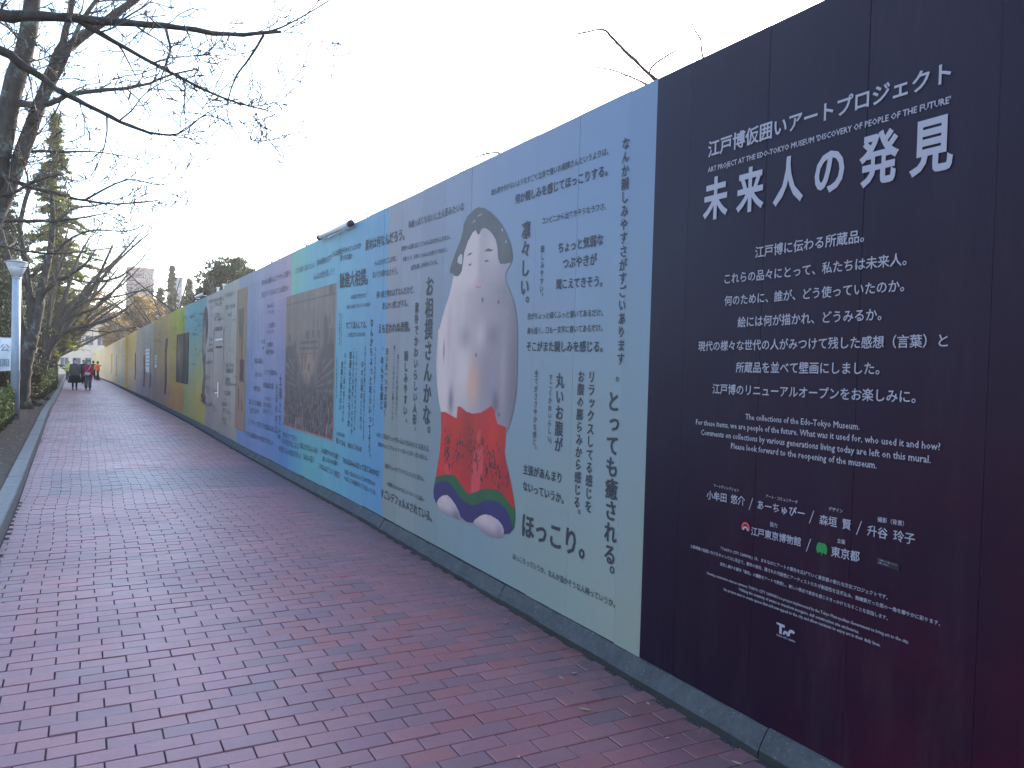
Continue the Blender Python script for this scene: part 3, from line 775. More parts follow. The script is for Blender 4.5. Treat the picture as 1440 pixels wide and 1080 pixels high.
# ---- rasterised pictures: a fine grid of coloured cells, each with its printed colour
def printed_mat():
    mt = mat('picture_print', (.5,.5,.5), .45); t = NT(mt)
    a = t.n('ShaderNodeAttribute'); a.attribute_name = 'print'; t.l(a.outputs['Color'], t.p.inputs['Base Color'])
    t.bump(t.noise(260, 2, .5, t.pos()), .15, .002)
    return mt
M['print'] = printed_mat()
def raster(name, s_l, s_r, v0, v1, cell, fn, off=.0030, label=None):
    nx = int(abs(s_l - s_r) / cell); ny = int((v1 - v0) / cell)
    gx = np.linspace(s_l, s_r, nx + 1); gy = np.linspace(v0, v1, ny + 1)
    SX, SY = np.meshgrid(gx, gy)
    cx = (SX[:-1, :-1] + SX[1:, 1:]) / 2; cy = (SY[:-1, :-1] + SY[1:, 1:]) / 2
    rgb, mask = fn(cx, cy)
    idx = np.arange((nx+1)*(ny+1)).reshape(ny+1, nx+1)
    F = np.stack([idx[:-1, :-1], idx[:-1, 1:], idx[1:, 1:], idx[1:, :-1]], -1)[mask]
    used, inv = np.unique(F.ravel(), return_inverse=True)
    V = wall_xyz(SX.ravel()[used], SY.ravel()[used], off)
    me = mesh_np(name, V, inv.reshape(-1, 4), M['print'])
    c = np.ones((len(F), 4), np.float32)
    L = rgb[mask] / 255; Ln = np.where(L <= .04045, L / 12.92, ((L + .055) / 1.055) ** 2.4)
    c[:, :3] = np.clip(Ln * np.array(KA), 0, .86)
    at = me.attributes.new('print', 'FLOAT_COLOR', 'FACE'); at.data.foreach_set('color', c.ravel())
    o = link(name, me, hoard)
    if label: o['label'] = label
    return o
def inside(P, X, Y):
    P = np.array(P); r = np.zeros(X.shape, bool); j = len(P) - 1
    for i in range(len(P)):
        xi, yi = P[i]; xj, yj = P[j]
        c = ((yi > Y) != (yj > Y)) & (X < (xj - xi) * (Y - yi) / (yj - yi + 1e-12) + xi)
        r ^= c; j = i
    return r
def vnoise(X, Y, sx, sy, seed):
    g = np.random.default_rng(seed).random((64, 64)); x = np.abs(X) * sx; y = np.abs(Y) * sy
    x0 = np.floor(x).astype(int); y0 = np.floor(y).astype(int); fx = x - x0; fy = y - y0; fx = fx*fx*(3-2*fx); fy = fy*fy*(3-2*fy)
    q = lambda a, b: g[a % 64, b % 64]
    return (q(x0,y0)*(1-fx)+q(x0+1,y0)*fx)*(1-fy)+(q(x0,y0+1)*(1-fx)+q(x0+1,y0+1)*fx)*fy
def blend(c, k_, col):
    return c * (1 - k_[..., None]) + np.array(col, float) * k_[..., None]
DOLL = {
'body': [(5.692,2.34),(5.768,2.206),(5.842,2.214),(5.872,2.15),(5.914,2.067),(5.98,1.985),(6.046,1.891),(6.09,1.815),(6.126,1.786),(6.141,1.639),(6.149,1.491),(6.121,1.343),(6.074,1.207),(6.027,1.122),(6.015,1.059),(6.008,0.946),(5.96,0.781),(5.945,0.557),(5.827,0.462),(5.465,0.498),(5.007,0.542),(4.89,0.706),(4.928,0.992),(4.889,1.035),(4.85,1.067),(4.813,1.127),(4.76,1.235),(4.801,1.159),(4.764,1.259),(4.745,1.349),(4.74,1.47),(4.745,1.631),(4.755,1.751),(4.766,1.824),(4.785,1.881),(4.824,1.964),(4.889,2.042),(4.936,2.095),(4.957,2.155),(4.898,2.199),(4.862,2.232),(5.093,2.446),(5.31,2.561),(5.532,2.539),(5.673,2.384)],
'hair': [(5.901,2.228),(5.92,2.268),(5.884,2.322),(5.809,2.408),(5.724,2.491),(5.684,2.56),(5.676,2.605),(5.604,2.658),(5.5,2.687),(5.418,2.694),(5.316,2.669),(5.217,2.625),(5.119,2.568),(5.023,2.503),(4.947,2.427),(4.89,2.354),(4.86,2.285),(4.855,2.252),(4.874,2.225),(4.953,2.225),(5.034,2.23),(5.073,2.275),(5.088,2.361),(5.119,2.415),(5.178,2.465),(5.248,2.505),(5.307,2.524),(5.357,2.524),(5.385,2.488),(5.415,2.488),(5.459,2.528),(5.51,2.514),(5.591,2.456),(5.651,2.381),(5.667,2.3),(5.686,2.247),(5.717,2.217),(5.768,2.206),(5.831,2.222),(5.879,2.246)],
'hl1': [(5.45,2.624),(5.414,2.637),(5.35,2.636),(5.369,2.625),(5.413,2.621)],
'hl2': [(5.539,2.581),(5.519,2.601),(5.491,2.607),(5.502,2.589)],
'ear': [(5.776,2.32),(5.764,2.357),(5.717,2.377),(5.683,2.366),(5.685,2.293),(5.734,2.3)],
'browL': [(5.599,2.346),(5.563,2.364),(5.483,2.36),(5.537,2.351)],
'browR': [(5.306,2.351),(5.239,2.366),(5.138,2.341),(5.199,2.337)],
'eyeL': [(5.572,2.266),(5.554,2.282),(5.508,2.282),(5.524,2.27)],
'eyeR': [(5.302,2.274),(5.257,2.284),(5.21,2.272),(5.242,2.266)],
'mouth': [(5.438,2.099),(5.397,2.102),(5.37,2.094),(5.336,2.099),(5.343,2.083),(5.4,2.084)],
'red': [(6.026,1.117),(5.934,1.123),(5.838,1.105),(5.711,1.088),(5.695,1.18),(5.639,1.184),(5.528,1.149),(5.402,1.144),(5.281,1.161),(5.185,1.193),(5.12,1.218),(5.062,1.196),(5.04,1.142),(5.01,1.098),(4.919,1.089),(4.875,1.086),(4.887,0.996),(4.891,0.899),(4.867,0.844),(4.811,0.755),(4.743,0.613),(4.719,0.542),(4.793,0.453),(5.46,0.414),(6.0,0.526),(6.111,0.534),(6.096,0.57),(6.079,0.63),(6.031,0.773),(6.008,0.946)],
'green': [(6.096,0.57),(6.004,0.596),(5.865,0.624),(5.718,0.638),(5.636,0.601),(5.544,0.56),(5.467,0.527),(5.348,0.558),(5.233,0.596),(5.121,0.621),(4.991,0.633),(4.884,0.61),(4.8,0.566),(4.719,0.542),(4.71,0.487),(4.721,0.409),(4.788,0.377),(5.457,0.362),(6.109,0.418),(6.128,0.485)],
'blue': [(6.125,0.485),(6.058,0.53),(5.945,0.559),(5.834,0.567),(5.751,0.54),(5.642,0.491),(5.538,0.46),(5.413,0.449),(5.295,0.474),(5.182,0.523),(5.072,0.543),(4.943,0.542),(4.858,0.527),(4.795,0.481),(4.752,0.432),(4.73,0.403),(4.787,0.358),(4.868,0.34),(5.1,0.276),(5.309,0.316),(5.357,0.323),(5.478,0.31),(5.579,0.31),(5.957,0.315),(6.045,0.342),(6.082,0.365),(6.125,0.393),(6.138,0.449)],
'foot1': [(6.061,0.357),(6.02,0.404),(5.937,0.442),(5.854,0.458),(5.772,0.443),(5.689,0.408),(5.621,0.365),(5.588,0.328),(5.478,0.31),(5.345,0.325),(5.356,0.312),(5.478,0.303),(5.604,0.301),(5.682,0.297),(5.844,0.296),(5.986,0.315)],
'foot2': [(5.369,0.32),(5.335,0.353),(5.244,0.4),(5.154,0.428),(5.065,0.432),(4.957,0.422),(4.892,0.396),(4.865,0.362),(4.877,0.316),(4.949,0.294),(5.078,0.279),(5.213,0.287),(5.308,0.315)],
'pink1': [(5.35,0.968),(5.295,1.037),(5.264,1.024),(5.3,0.926)],
'pink2': [(5.378,0.856),(5.253,0.92),(5.222,0.863),(5.22,0.761),(5.237,0.657),(5.266,0.571),(5.414,0.544),(5.408,0.675)],
}

def doll_fn(X, Y):
    g = lambda cx, cy, rx, ry: np.exp(-(((X - cx) / rx) ** 2 + ((Y - cy) / ry) ** 2))
    skin = inside(DOLL['body'], X, Y)
    hair = inside(DOLL['hair'], X, Y); red = inside(DOLL['red'], X, Y); green = inside(DOLL['green'], X, Y); blue = inside(DOLL['blue'], X, Y)
    f1 = inside(DOLL['foot1'], X, Y); f2 = inside(DOLL['foot2'], X, Y)
    mask = skin | hair | red | green | blue | f1 | f2
    # glazed white clay, photographed with light from the left
    t_ = np.clip((X - 4.75) / 1.35, 0, 1)
    c = blend(np.zeros(X.shape + (3,)) + np.array([112, 110, 136.]), np.clip(t_ * 1.2 - .05, 0, 1), (190, 180, 198))
    nosex = 5.385; fm = np.clip((Y - 2.05) / .1, 0, 1)
    lit = 1 / (1 + np.exp(-(X - nosex) / .018))
    c = blend(c, fm * .75 * lit, (192, 181, 198)); c = blend(c, fm * (1 - lit) * .45 * np.clip((2.4 - Y) / .1, 0, 1), (150, 142, 170))
    c = blend(c, .55 * g(5.15, 2.38, .16, .16), (196, 184, 200))                       # forehead glow
    c = blend(c, .8 * g(5.60, 1.72, .10, .09), (122, 112, 138)); c = blend(c, .75 * g(5.13, 1.73, .11, .08), (104, 98, 124))
    c = blend(c, .6 * g(5.33, 1.86, .30, .06), (150, 142, 168)); c = blend(c, .5 * g(5.2, 1.95, .2, .07), (136, 128, 158))
    c = blend(c, .75 * g(5.31, 1.72, .09, .10), (196, 184, 202))
    c = blend(c, .6 * g(5.9, 1.75, .05, .25), (160, 144, 172)); c = blend(c, .8 * g(5.995, 1.62, .016, .075), (92, 84, 108))
    c = blend(c, .55 * g(5.80, 1.5, .05, .3), (170, 156, 182)); c = blend(c, .8 * g(5.83, 1.22, .05, .11), (100, 96, 126))
    c = blend(c, .55 * g(5.60, 1.45, .14, .22), (206, 196, 210))
    c = blend(c, .85 * g(5.405, 1.40, .085, .13), (188, 140, 128)); c = blend(c, .5 * g(5.44, 1.33, .10, .14), (200, 160, 150))
    c = blend(c, .6 * g(5.2, 1.5, .16, .3), (118, 114, 146)); c = blend(c, .75 * g(5.05, 1.24, .05, .08), (78, 78, 116))
    c = blend(c, .5 * g(4.95, 1.45, .05, .3), (150, 146, 174)); c = blend(c, .55 * g(4.78, 1.6, .07, .7), (84, 84, 108)); c = blend(c, .4 * g(6.13, 1.5, .03, .6), (150, 142, 168))
    c = blend(c, .45 * g(5.65, 2.16, .05, .5), (186, 176, 196)); c = blend(c, .35 * g(4.95, 2.02, .12, .10), (104, 98, 122))
    edge = .10 * (vnoise(X, Y, 60, 60, 3) - .5) * 60
    c = c + edge[..., None] * .6
    for (a, b, r_) in ((5.304, 1.993, .014), (5.045, 1.962, .012), (5.389, 1.585, .011), (4.99, 1.165, .010)): c = blend(c, np.clip(1.6 * g(a, b, r_, r_), 0, 1), (70, 62, 80))
    c = blend(c, .45 * g(5.39, 2.125, .07, .05), (176, 130, 150))
    put = lambda m_, col: c.__setitem__(m_, np.array(col, float))
    hcol = blend(np.zeros(X.shape + (3,)) + np.array([46, 46, 66.]), np.clip((vnoise(X, Y, 22, 22, 5) - .3) * .5, 0, 1), (74, 76, 98))
    hcol = blend(hcol, .5 * g(5.0, 2.42, .10, .2), (84, 86, 108)); c[hair] = hcol[hair]
    for (a, b) in ((4.98, 2.50), (4.96, 2.38), (5.02, 2.47), (5.48, 2.60)): m_ = ((X - a) ** 2 + (Y - b) ** 2 < .010 ** 2) & hair; put(m_, (150, 150, 170))
    put(inside(DOLL['hl1'], X, Y), (112, 112, 132)); put(inside(DOLL['hl2'], X, Y), (104, 104, 126)); put(inside(DOLL['ear'], X, Y), (168, 162, 186))
    for k_ in ('browL', 'browR', 'eyeL', 'eyeR'): put(inside(DOLL[k_], X, Y), (56, 54, 72))
    put(inside(DOLL['mouth'], X, Y), (168, 100, 122))
    rc = blend(np.zeros(X.shape + (3,)) + np.array([176, 10, 24.]), np.clip((5.75 - X) * .5, 0, .3), (130, 6, 22))
    rc = blend(rc, .6 * g(5.50, .95, .10, .3), (118, 8, 22)); rc = blend(rc, .5 * g(5.08, 1.0, .08, .2), (206, 22, 28)); rc = blend(rc, .5 * g(6.0, .7, .06, .3), (200, 36, 46))
    rc = blend(rc, .5 * g(4.9, .75, .06, .2), (130, 8, 24))
    c[red] = rc[red]
    pk = (inside(DOLL['pink1'], X, Y) | inside(DOLL['pink2'], X, Y)) & red; c[pk] = c[pk] * .55 + np.array([206, 120, 136.]) * .45
    pk = (((X - 5.86) / .07) ** 2 + ((Y - .66) / .05) ** 2 < 1) & red; c[pk] = c[pk] * .6 + np.array([206, 110, 120.]) * .4
    rs = np.random.default_rng(11)
    for (a, b, rx, ry, n_) in ((5.868,.869,.07,.10,34),(5.90,.80,.05,.06,16),(5.617,.895,.08,.035,22),(5.676,.79,.08,.055,18),(5.446,.95,.04,.10,12),(5.375,.80,.08,.10,30),(5.252,.90,.03,.07,10),(5.111,.83,.09,.09,34),(5.02,.78,.06,.10,12),(5.15,.73,.03,.035,10),(4.963,.705,.04,.05,12),(5.248,.66,.015,.08,8),(4.839,.713,.02,.04,4),(5.82,.72,.10,.03,8)):
        for _ in range(n_):
            x0 = a + rs.normal(0, rx * .55); y0 = b + rs.normal(0, ry * .55); an = rs.uniform(.6, 2.6); l_ = rs.uniform(.008, .022); w_ = rs.uniform(.004, .008)
            dx, dy = X - x0, Y - y0; u = dx * math.cos(an) + dy * math.sin(an); w = -dx * math.sin(an) + dy * math.cos(an)
            put((np.abs(u) < l_) & (np.abs(w) < w_) & red, (42, 16, 34))
    gc = blend(np.zeros(X.shape + (3,)) + np.array([2, 84, 50.]), vnoise(X, Y, 14, 14, 8) * .5, (8, 60, 44)); c[green] = gc[green]
    bc = blend(np.zeros(X.shape + (3,)) + np.array([32, 26, 104.]), vnoise(X, Y, 9, 9, 9) * .5, (24, 18, 78)); c[blue] = bc[blue]
    ft = np.zeros(X.shape + (3,)) + np.array([172, 162, 182.])
    ft = blend(ft, np.clip((.355 - Y) / .06, 0, 1) * .75, (104, 98, 124)); ft = blend(ft, .6 * g(5.66, .33, .08, .05), (76, 70, 100)); ft = blend(ft, .5 * g(4.93, .34, .06, .05), (96, 90, 120)); ft = blend(ft, .45 * g(5.18, .40, .06, .03), (200, 188, 204)); ft = blend(ft, .45 * g(5.92, .42, .06, .03), (200, 190, 206))
    fm_ = f1 | f2; c[fm_] = ft[fm_]
    return c, mask
raster('doll_picture', 6.17, 4.68, .26, 2.71, .0048, doll_fn, label='life-size photograph of a white clay wrestler doll with black hair and red loincloth')

# faded brown print of a crowded arena (generic)
def arena_fn(X, Y):
    w = 2.44; u = (11.543 - X) / w; v = (Y - .583) / 1.84
    c = np.zeros(X.shape + (3,)) + np.array([122, 112, 120.])
    c = blend(c, vnoise(X, Y, 3, 3, 21) * .5, (104, 100, 116)); c = blend(c, vnoise(X, Y, 50, 3, 22) * .45, (84, 78, 88)); c = blend(c, np.clip(vnoise(X, Y, 6, 9, 28) - .5, 0, 1) * .7, (150, 136, 136))
    # hanging V of the roof and curtains
    vee = .38 + .62 * np.abs(u - .5) * 1.5
    low = np.clip((vee - v) * 12, 0, 1) * (v < .62)
    c = blend(c, low * .75, (70, 68, 86))
    mid = np.clip(1 - np.abs(u - .52) / .20, 0, 1) * np.clip((.62 - v) * 8, 0, 1) * np.clip((v - .30) * 8, 0, 1)
    c = blend(c, mid * .75, (150, 132, 126))
    rays = np.clip(np.sin(np.arctan2(v - .30, u - .5) * 46), 0, 1) * (v > .30) * (v < .52) * (np.abs(u - .5) > .14)
    c = blend(c, rays * .6, (124, 130, 130))
    crowd = np.clip((.36 - v) * 7, 0, 1); n1 = vnoise(X, Y, 26, 30, 23); n2 = vnoise(X, Y, 44, 16, 24)
    c = blend(c, crowd * np.clip((n1 - .42) * 3, 0, 1) * .95, (50, 42, 56)); c = blend(c, crowd * np.clip((n2 - .58) * 3, 0, 1) * .8, (160, 136, 128))
    band = np.clip(np.sin(v * 150) * 3, 0, 1) * (v > .56) * (v < .66) * (np.abs(u - .52) < .17) * np.clip(vnoise(X, Y, 30, 4, 25) * 1.6, 0, 1)
    c = blend(c, band * .75, (66, 60, 76))
    stain = np.clip((vnoise(X, Y, 9, 5, 26) - .55) * 8, 0, 1) * (u > .74) * (u < .93)
    c = blend(c, stain * (v > .35) * .9, (76, 72, 88))
    st2 = np.clip((vnoise(X, Y, 14, 7, 27) - .66) * 9, 0, 1) * (v < .72) * (v > .3); c = blend(c, st2 * .6, (70, 64, 78))
    edge = (u < .012) | (u > .985) | (v < .012) ; c[edge] = np.array([136, 112, 112.])
    line = np.abs(v - .935 ) < .004; c[line] = c[line] * .8
    side = (np.abs(u - .955) < .006); c[side] = c[side] * .78
    return c, np.ones(X.shape, bool)
raster('arena_picture', 11.543, 9.11, .583, 2.424, .011, arena_fn, label='faded brown rectangular print of a crowded arena')
def scroll_fn(X, Y):
    u = (15.494 - X) / .99; v = (Y - .254) / 2.56
    c = np.zeros(X.shape + (3,)) + np.array([140, 128, 118.]); c = blend(c, np.clip(.5 - v, 0, 1) * 1.2, (140, 104, 98)); c = blend(c, vnoise(X, Y, 8, 3, 31) * .35, (110, 100, 100))
    wdt = .18 + .12 * np.sin(v * 9) * .6 + .06 * vnoise(X, Y, 9, 9, 32)
    fig = (np.abs(u - .52 - .08 * np.sin(v * 5)) < wdt) & (v > .36) & (v < .86)
    c[fig] = c[fig] * .45 + np.array([78, 70, 76.]) * .55
    st = (np.abs(u - .45) < .05) & (v > .3) & (v < .66); c[st] = np.array([150, 124, 78.])
    dk = (np.abs(u - .62) < .22) & (v > .34) & (v < .50) ; c[dk] = c[dk] * .4 + np.array([44, 40, 56.]) * .6
    leg = ((np.abs(u - .35) < .07) | (np.abs(u - .7) < .07)) & (v > .14) & (v < .30) & (vnoise(X, Y, 12, 5, 33) > .35); c[leg] = np.array([98, 76, 84.])
    return c, np.ones(X.shape, bool)
raster('scroll_picture', 15.494, 14.50, .254, 2.815, .02, scroll_fn, label='tall brown picture of a standing figure on a hanging scroll')
def figure_fn(X, Y):
    u = (X - 19.6)
    head = ((u / .44) ** 2 + ((Y - 2.30) / .44) ** 2 < 1)
    face = (((u - .12) / .22) ** 2 + ((Y - 2.02) / .42) ** 2 < 1)
    body = (np.abs(u - .14 - .12 * np.sin(Y * 4)) < .20 + .05 * np.sin(Y * 9)) & (Y > .62) & (Y < 2.1)
    foot = (np.abs(u - .1) < .42) & (Y > .50) & (Y < .72) & (vnoise(X, Y, 6, 12, 41) > .3)
    c = np.zeros(X.shape + (3,)) + np.array([112, 98, 102.]); c = blend(c, vnoise(X, Y, 14, 3, 42) * .6, (70, 62, 72))
    c[head] = (84, 84, 98); c[face & (vnoise(X, Y, 18, 3, 43) > .3)] = (140, 130, 134); c[foot] = (70, 54, 66)
    return c, head | body | foot | face
raster('figure_picture', 20.2, 19.0, .4, 2.75, .022, figure_fn, label='slender printed figure with a large dark oval head')
def photo_fn(X, Y):
    c = np.zeros(X.shape + (3,)) + np.array([62, 64, 74.]); c = blend(c, np.clip((vnoise(X, Y, 4, 1.2, 51) - .4) * 2, 0, 1) * .8, (134, 126, 118)); c = blend(c, np.clip((vnoise(X, Y, 9, 5, 52) - .5) * 2, 0, 1) * .6, (36, 40, 58))
    return c, np.ones(X.shape, bool)
raster('dark_picture', 25.2, 22.42, .85, 2.225, .04, photo_fn, label='dark rectangular picture on the green band')
def streak(s0, v0, v1, w, col):
    def fn(X, Y):
        c = np.zeros(X.shape + (3,)) + np.array(col, float); c = blend(c, vnoise(X, Y, 7, 5, int(s0)) * .4, (110, 90, 80))
        return c, np.abs(X - s0 - .1 * np.sin(Y * 5)) < w * (.6 + .5 * vnoise(X, Y, 3, 6, 7))
    raster('figure_picture', s0 + w * 1.5, s0 - w * 1.5, v0, v1, .05, fn, label='thin dark printed figure far along the hoarding')
streak(28.2, .38, 2.2, .35, (66, 46, 62)); streak(37.0, .4, 1.75, .55, (110, 84, 80)); streak(34.0, .45, 1.0, .4, (112, 98, 116)); streak(42.5, .6, 1.9, .5, (120, 84, 70)); streak(62, .5, 2.0, 1.2, (165, 150, 130)); streak(70, .6, 2.2, 1.5, (170, 158, 140))
# faint columns of small print on the far stretch: joined, far too small to read
def far_columns():
    V = []; F = []; rs = random.Random(5)
    for _ in range(900):
        s0 = rs.uniform(15.6, 58); v0 = rs.uniform(.4, 2.75)
        if 14.3 < s0 < 15.6 or 22.3 < s0 < 25.3 and .8 < v0 < 2.3 or 16.9 < s0 < 18.3 and v0 < 2.2: continue
        vert = rs.random() < .5; n = rs.randint(4, 12); e = rs.choice([.04, .05, .07])
        for q in range(n):
            if rs.random() < .12: continue
            a, b = (s0, v0 - q * e * 1.05) if vert else (s0 - q * e * 1.05, v0)
            if b < .2: break
            i = len(V); w, h = e * .36 * rs.uniform(.6, 1), e * .38 * rs.uniform(.5, 1)
            st = rs.choice([0, 1, 2])
            V += [(a + w, b - h), (a - w, b - h * .7), (a - w * .8, b + h), (a + w * .9, b + h * .8)]
            F.append((i, i+1, i+2, i+3))
    V = np.array(V); me = mesh_np('small_lettering', wall_xyz(V[:, 0], V[:, 1], .0042), np.array(F), mat('grey_print', (.16,.16,.18), .5))
    tag(link('small_lettering', me, hoard), kind='stuff')
far_columns()
# gate handle on the grey panels
hx = lambda s: wx(s) - wx(0)
hd = MB(); hd.tube([(hx(17.27) - .045, 17.27, 1.055 + wb(17.3)), (hx(17.27) - .045, 17.27, .745 + wb(17.3))], .011)
for v in (1.03, .77): hd.tube([(hx(17.27), 17.27, v + wb(17.3)), (hx(17.27) - .045, 17.27, v + wb(17.3))], .012)
tag(hd.build('door_handle', M['steel'], hoard), 'upright steel pull handle of the flush door in the hoarding')
kn = MB(); kn.tube([(hx(17.6), 17.6, .825 + wb(17.6)), (hx(17.6) - .05, 17.6, .825 + wb(17.6)), (hx(17.6) - .055, 17.5, .825 + wb(17.6))], .016)
tag(kn.build('door_handle', M['steel'], hoard), 'small lever knob beside the pull handle')
for s_, v_, w_, mt in ((17.55, 1.94, .5, M['white_metal']), (17.55, 1.785, .4, M['black'])):
    b = MB(); b.box(hx(s_) - .008, hx(s_) - .003, s_ - w_, s_ + w_, v_ - .018 + wb(s_), v_ + .018 + wb(s_)); b.build('door_label', mt, hoard)
# upright door edges
for s_ in (16.95, 18.28):
    b = MB(); b.box(hx(s_) - .012, hx(s_) + .004, s_ - .012, s_ + .012, .0 + wb(s_), 2.15 + wb(s_)); b.build('door_edge', mat('door_edge_grey', ink(150,150,158), .5), hoard)

# ---- things fixed on the hoarding
def tube_lamp(s1, s2, v, label):
    s1, s2 = min(s1, s2), max(s1, s2)
    a, b = (wx(s1), s1, v + wb(s1)), (wx(s2), s2, v + wb(s2)); L = abs(s1 - s2)
    r = empty('tube_lamp', a, label, 'lamp', 'tube lamps clipped to the top of the hoarding', math.atan2(-(b[0]-a[0]), b[1]-a[1]))
    MB().tube([(-.055, .05, 0), (-.055, L - .05, .0)], .031, 12).build('tube', mat('lamp_tube_white', (.62,.63,.66), .3), r, True)
    for q in (0, L - .07): MB().tube([(-.055, q, 0), (-.055, q + .06, 0)], .036, 12).build('end_cap', M['black'], r, True)
    for q in (.25, L - .25):
        m_ = MB(); m_.box(-.06, .02, q - .015, q + .015, -.04, -.032); m_.build('clamp', M['steel'], r)
tube_lamp(9.72, 8.46, 3.01, 'long white tube lamp with dark end caps above the cyan-blue band, nearest of its kind')
tube_lamp(21.0, 19.4, 3.03, 'white tube lamp with a black cap on top of the teal band of the hoarding')
tube_lamp(31.4, 29.8, 3.02, 'tiny tube lamp on top of the hoarding above the olive brown band')
tube_lamp(41.0, 39.4, 3.01, 'tiny tube lamp on top of the hoarding beside the far golden band')
for s_, lab in ((18.0, 'small white peg standing on the lowered top edge of the hoarding, farther of two'), (17.15, 'small white peg at the step in the top edge of the hoarding')):
    b = MB(); b.box(-.02, .02, -.05, .05, 0, .08); b.box(-.03, .03, -.07, .07, .08, .1)
    o = b.build('bracket', M['white_metal'], None, False, (wx(s_) + .02, s_, wb(s_) + HZ - .055)); tag(o, lab, 'bracket', 'white pegs on the hoarding top')
def notice(s0, v0, w, h, col, label, frame=False):
    b = MB(); b.box(-.014, -.0065, -w/2, w/2, -h/2, h/2)
    o = b.build('notice_sheet', mat('notice_white', col, .35), None, False, (wx(s0), s0, wb(s0) + v0)); tag(o, label, 'notice')
    b = MB(); 
    for q in range(5): b.box(-.0165, -.0148, -w*.38, w*.30, h*.38 - q*h*.15 - .02, h*.38 - q*h*.15 + .01)
    b.build('printed_line', mat('notice_blue', (.06,.08,.25), .5), o)
notice(35.3, 1.5, 2.0, .95, (.8,.82,.85), 'white notice board with blue lines on the grey band of the hoarding, the larger one')
notice(31.7, 1.46, .8, .45, (.78,.72,.55), 'small cream notice on the olive brown band of the hoarding')
# ================================================================ TREES
def rvec(rs): 
    while True:
        v = Vector((rs.uniform(-1,1), rs.uniform(-1,1), rs.uniform(-1,1)))
        if .1 < v.length < 1: return v.normalized()
def twigs(mb, rs, pts, rad, depth, dens, Lk, flat=.3, up=.15, rmin=.003):
    """children along a polyline"""
    P = [Vector(p) for p in pts]
    for i in range(len(P) - 1):
        seg = P[i+1] - P[i]; L = seg.length
        n = L * dens; n = int(n) + (1 if rs.random() < n - int(n) else 0)
        for _ in range(n):
            t_ = rs.random(); p = P[i] + seg * t_; r = (rad[i] * (1 - t_) + rad[i+1] * t_)
            side = rvec(rs); tg = seg.normalized(); side = (side - tg * side.dot(tg)).normalized()
            d = (tg * rs.uniform(.35, .9) + side * rs.uniform(.6, 1.0) + Vector((0, 0, up))).normalized()
            ll = Lk * rs.uniform(.45, 1.15); rr = min(r * .6, max(rmin, ll * .02))
            branch(mb, rs, p, d, ll, rr, depth, dens, Lk, up, rmin)
def branch(mb, rs, p, d, L, r, depth, dens, Lk, up, rmin):
    n = 4 if depth > 0 else 3
    pts = [p]; q = p.copy(); dd = d.copy(); rad = [r]
    for i in range(n):
        dd = (dd + rvec(rs) * .28 + Vector((0, 0, up * .35))).normalized(); q = q + dd * (L / n); pts.append(q.copy()); rad.append(max(rmin * .8, r * (1 - .8 * (i + 1) / n)))
    mb.tube(pts, rad, 5 if r > .02 else 3, False)
    if depth > 0: twigs(mb, rs, pts[1:], rad[1:], depth - 1, dens * 1.6, L * .42, .3, up, rmin)
def smooth_limb(pts, k=3):
    P = [Vector(p) for p in pts]; out = []
    for i in range(len(P) - 1):
        p0 = P[max(i-1, 0)]; p1 = P[i]; p2 = P[i+1]; p3 = P[min(i+2, len(P)-1)]
        for j in range(k):
            t_ = j / k; out.append(.5 * ((2*p1) + (p2-p0)*t_ + (2*p0-5*p1+4*p2-p3)*t_*t_ + (3*p1-p0-3*p2+p3)*t_**3))
    out.append(P[-1]); return out
def bare_tree(label, limbs, trunk_i=(0,), seed=1, dens=2.2, Lk=1.0, depth=2, rmin=.004, group=None, barkm='bark_lichen', up=.12, knob=.12):
    """limbs: list of (points, r0, r1); those in trunk_i form the trunk part, the rest the limbs; twigs are one part"""
    rs = random.Random(seed)
    base = limbs[0][0][0]
    root = empty('cherry_tree', base, label, 'tree', group)
    B = Vector(base); T = MB(); Lm = MB(); Tw = MB()
    for i, (pts, r0, r1) in enumerate(limbs):
        sp = [p - B for p in smooth_limb(pts, 4)]
        n = len(sp); rad = [(r0 + (r1 - r0) * (j / (n - 1)) ** .8) * (1 + rs.uniform(-knob, knob) * (.3 if max(r0, r1) > .1 else 1)) for j in range(n)]
        for j in range(1, n - 1): sp[j] += rvec(rs) * rad[j] * (.08 if r0 > .1 else .30)
        if i == 0:
            rad[0] *= 1.55; rad[1] *= 1.12; sp[0].z -= .15
        (T if i in trunk_i else Lm).tube(sp, rad, 12 if r0 > .1 else 8, True)
        if i not in trunk_i or len(limbs) == 1: twigs(Tw, rs, sp[2:], rad[2:], depth, dens, Lk, .3, up, rmin)
    T.build('trunk', M[barkm], root, True)
    if Lm.v: Lm.build('limbs', M[barkm], root, True)
    if Tw.v: tag(Tw.build('twigs', M['twig'], root, True), kind='stuff')
    return root
LG = 'bare cherry trees lining the left side of the path'
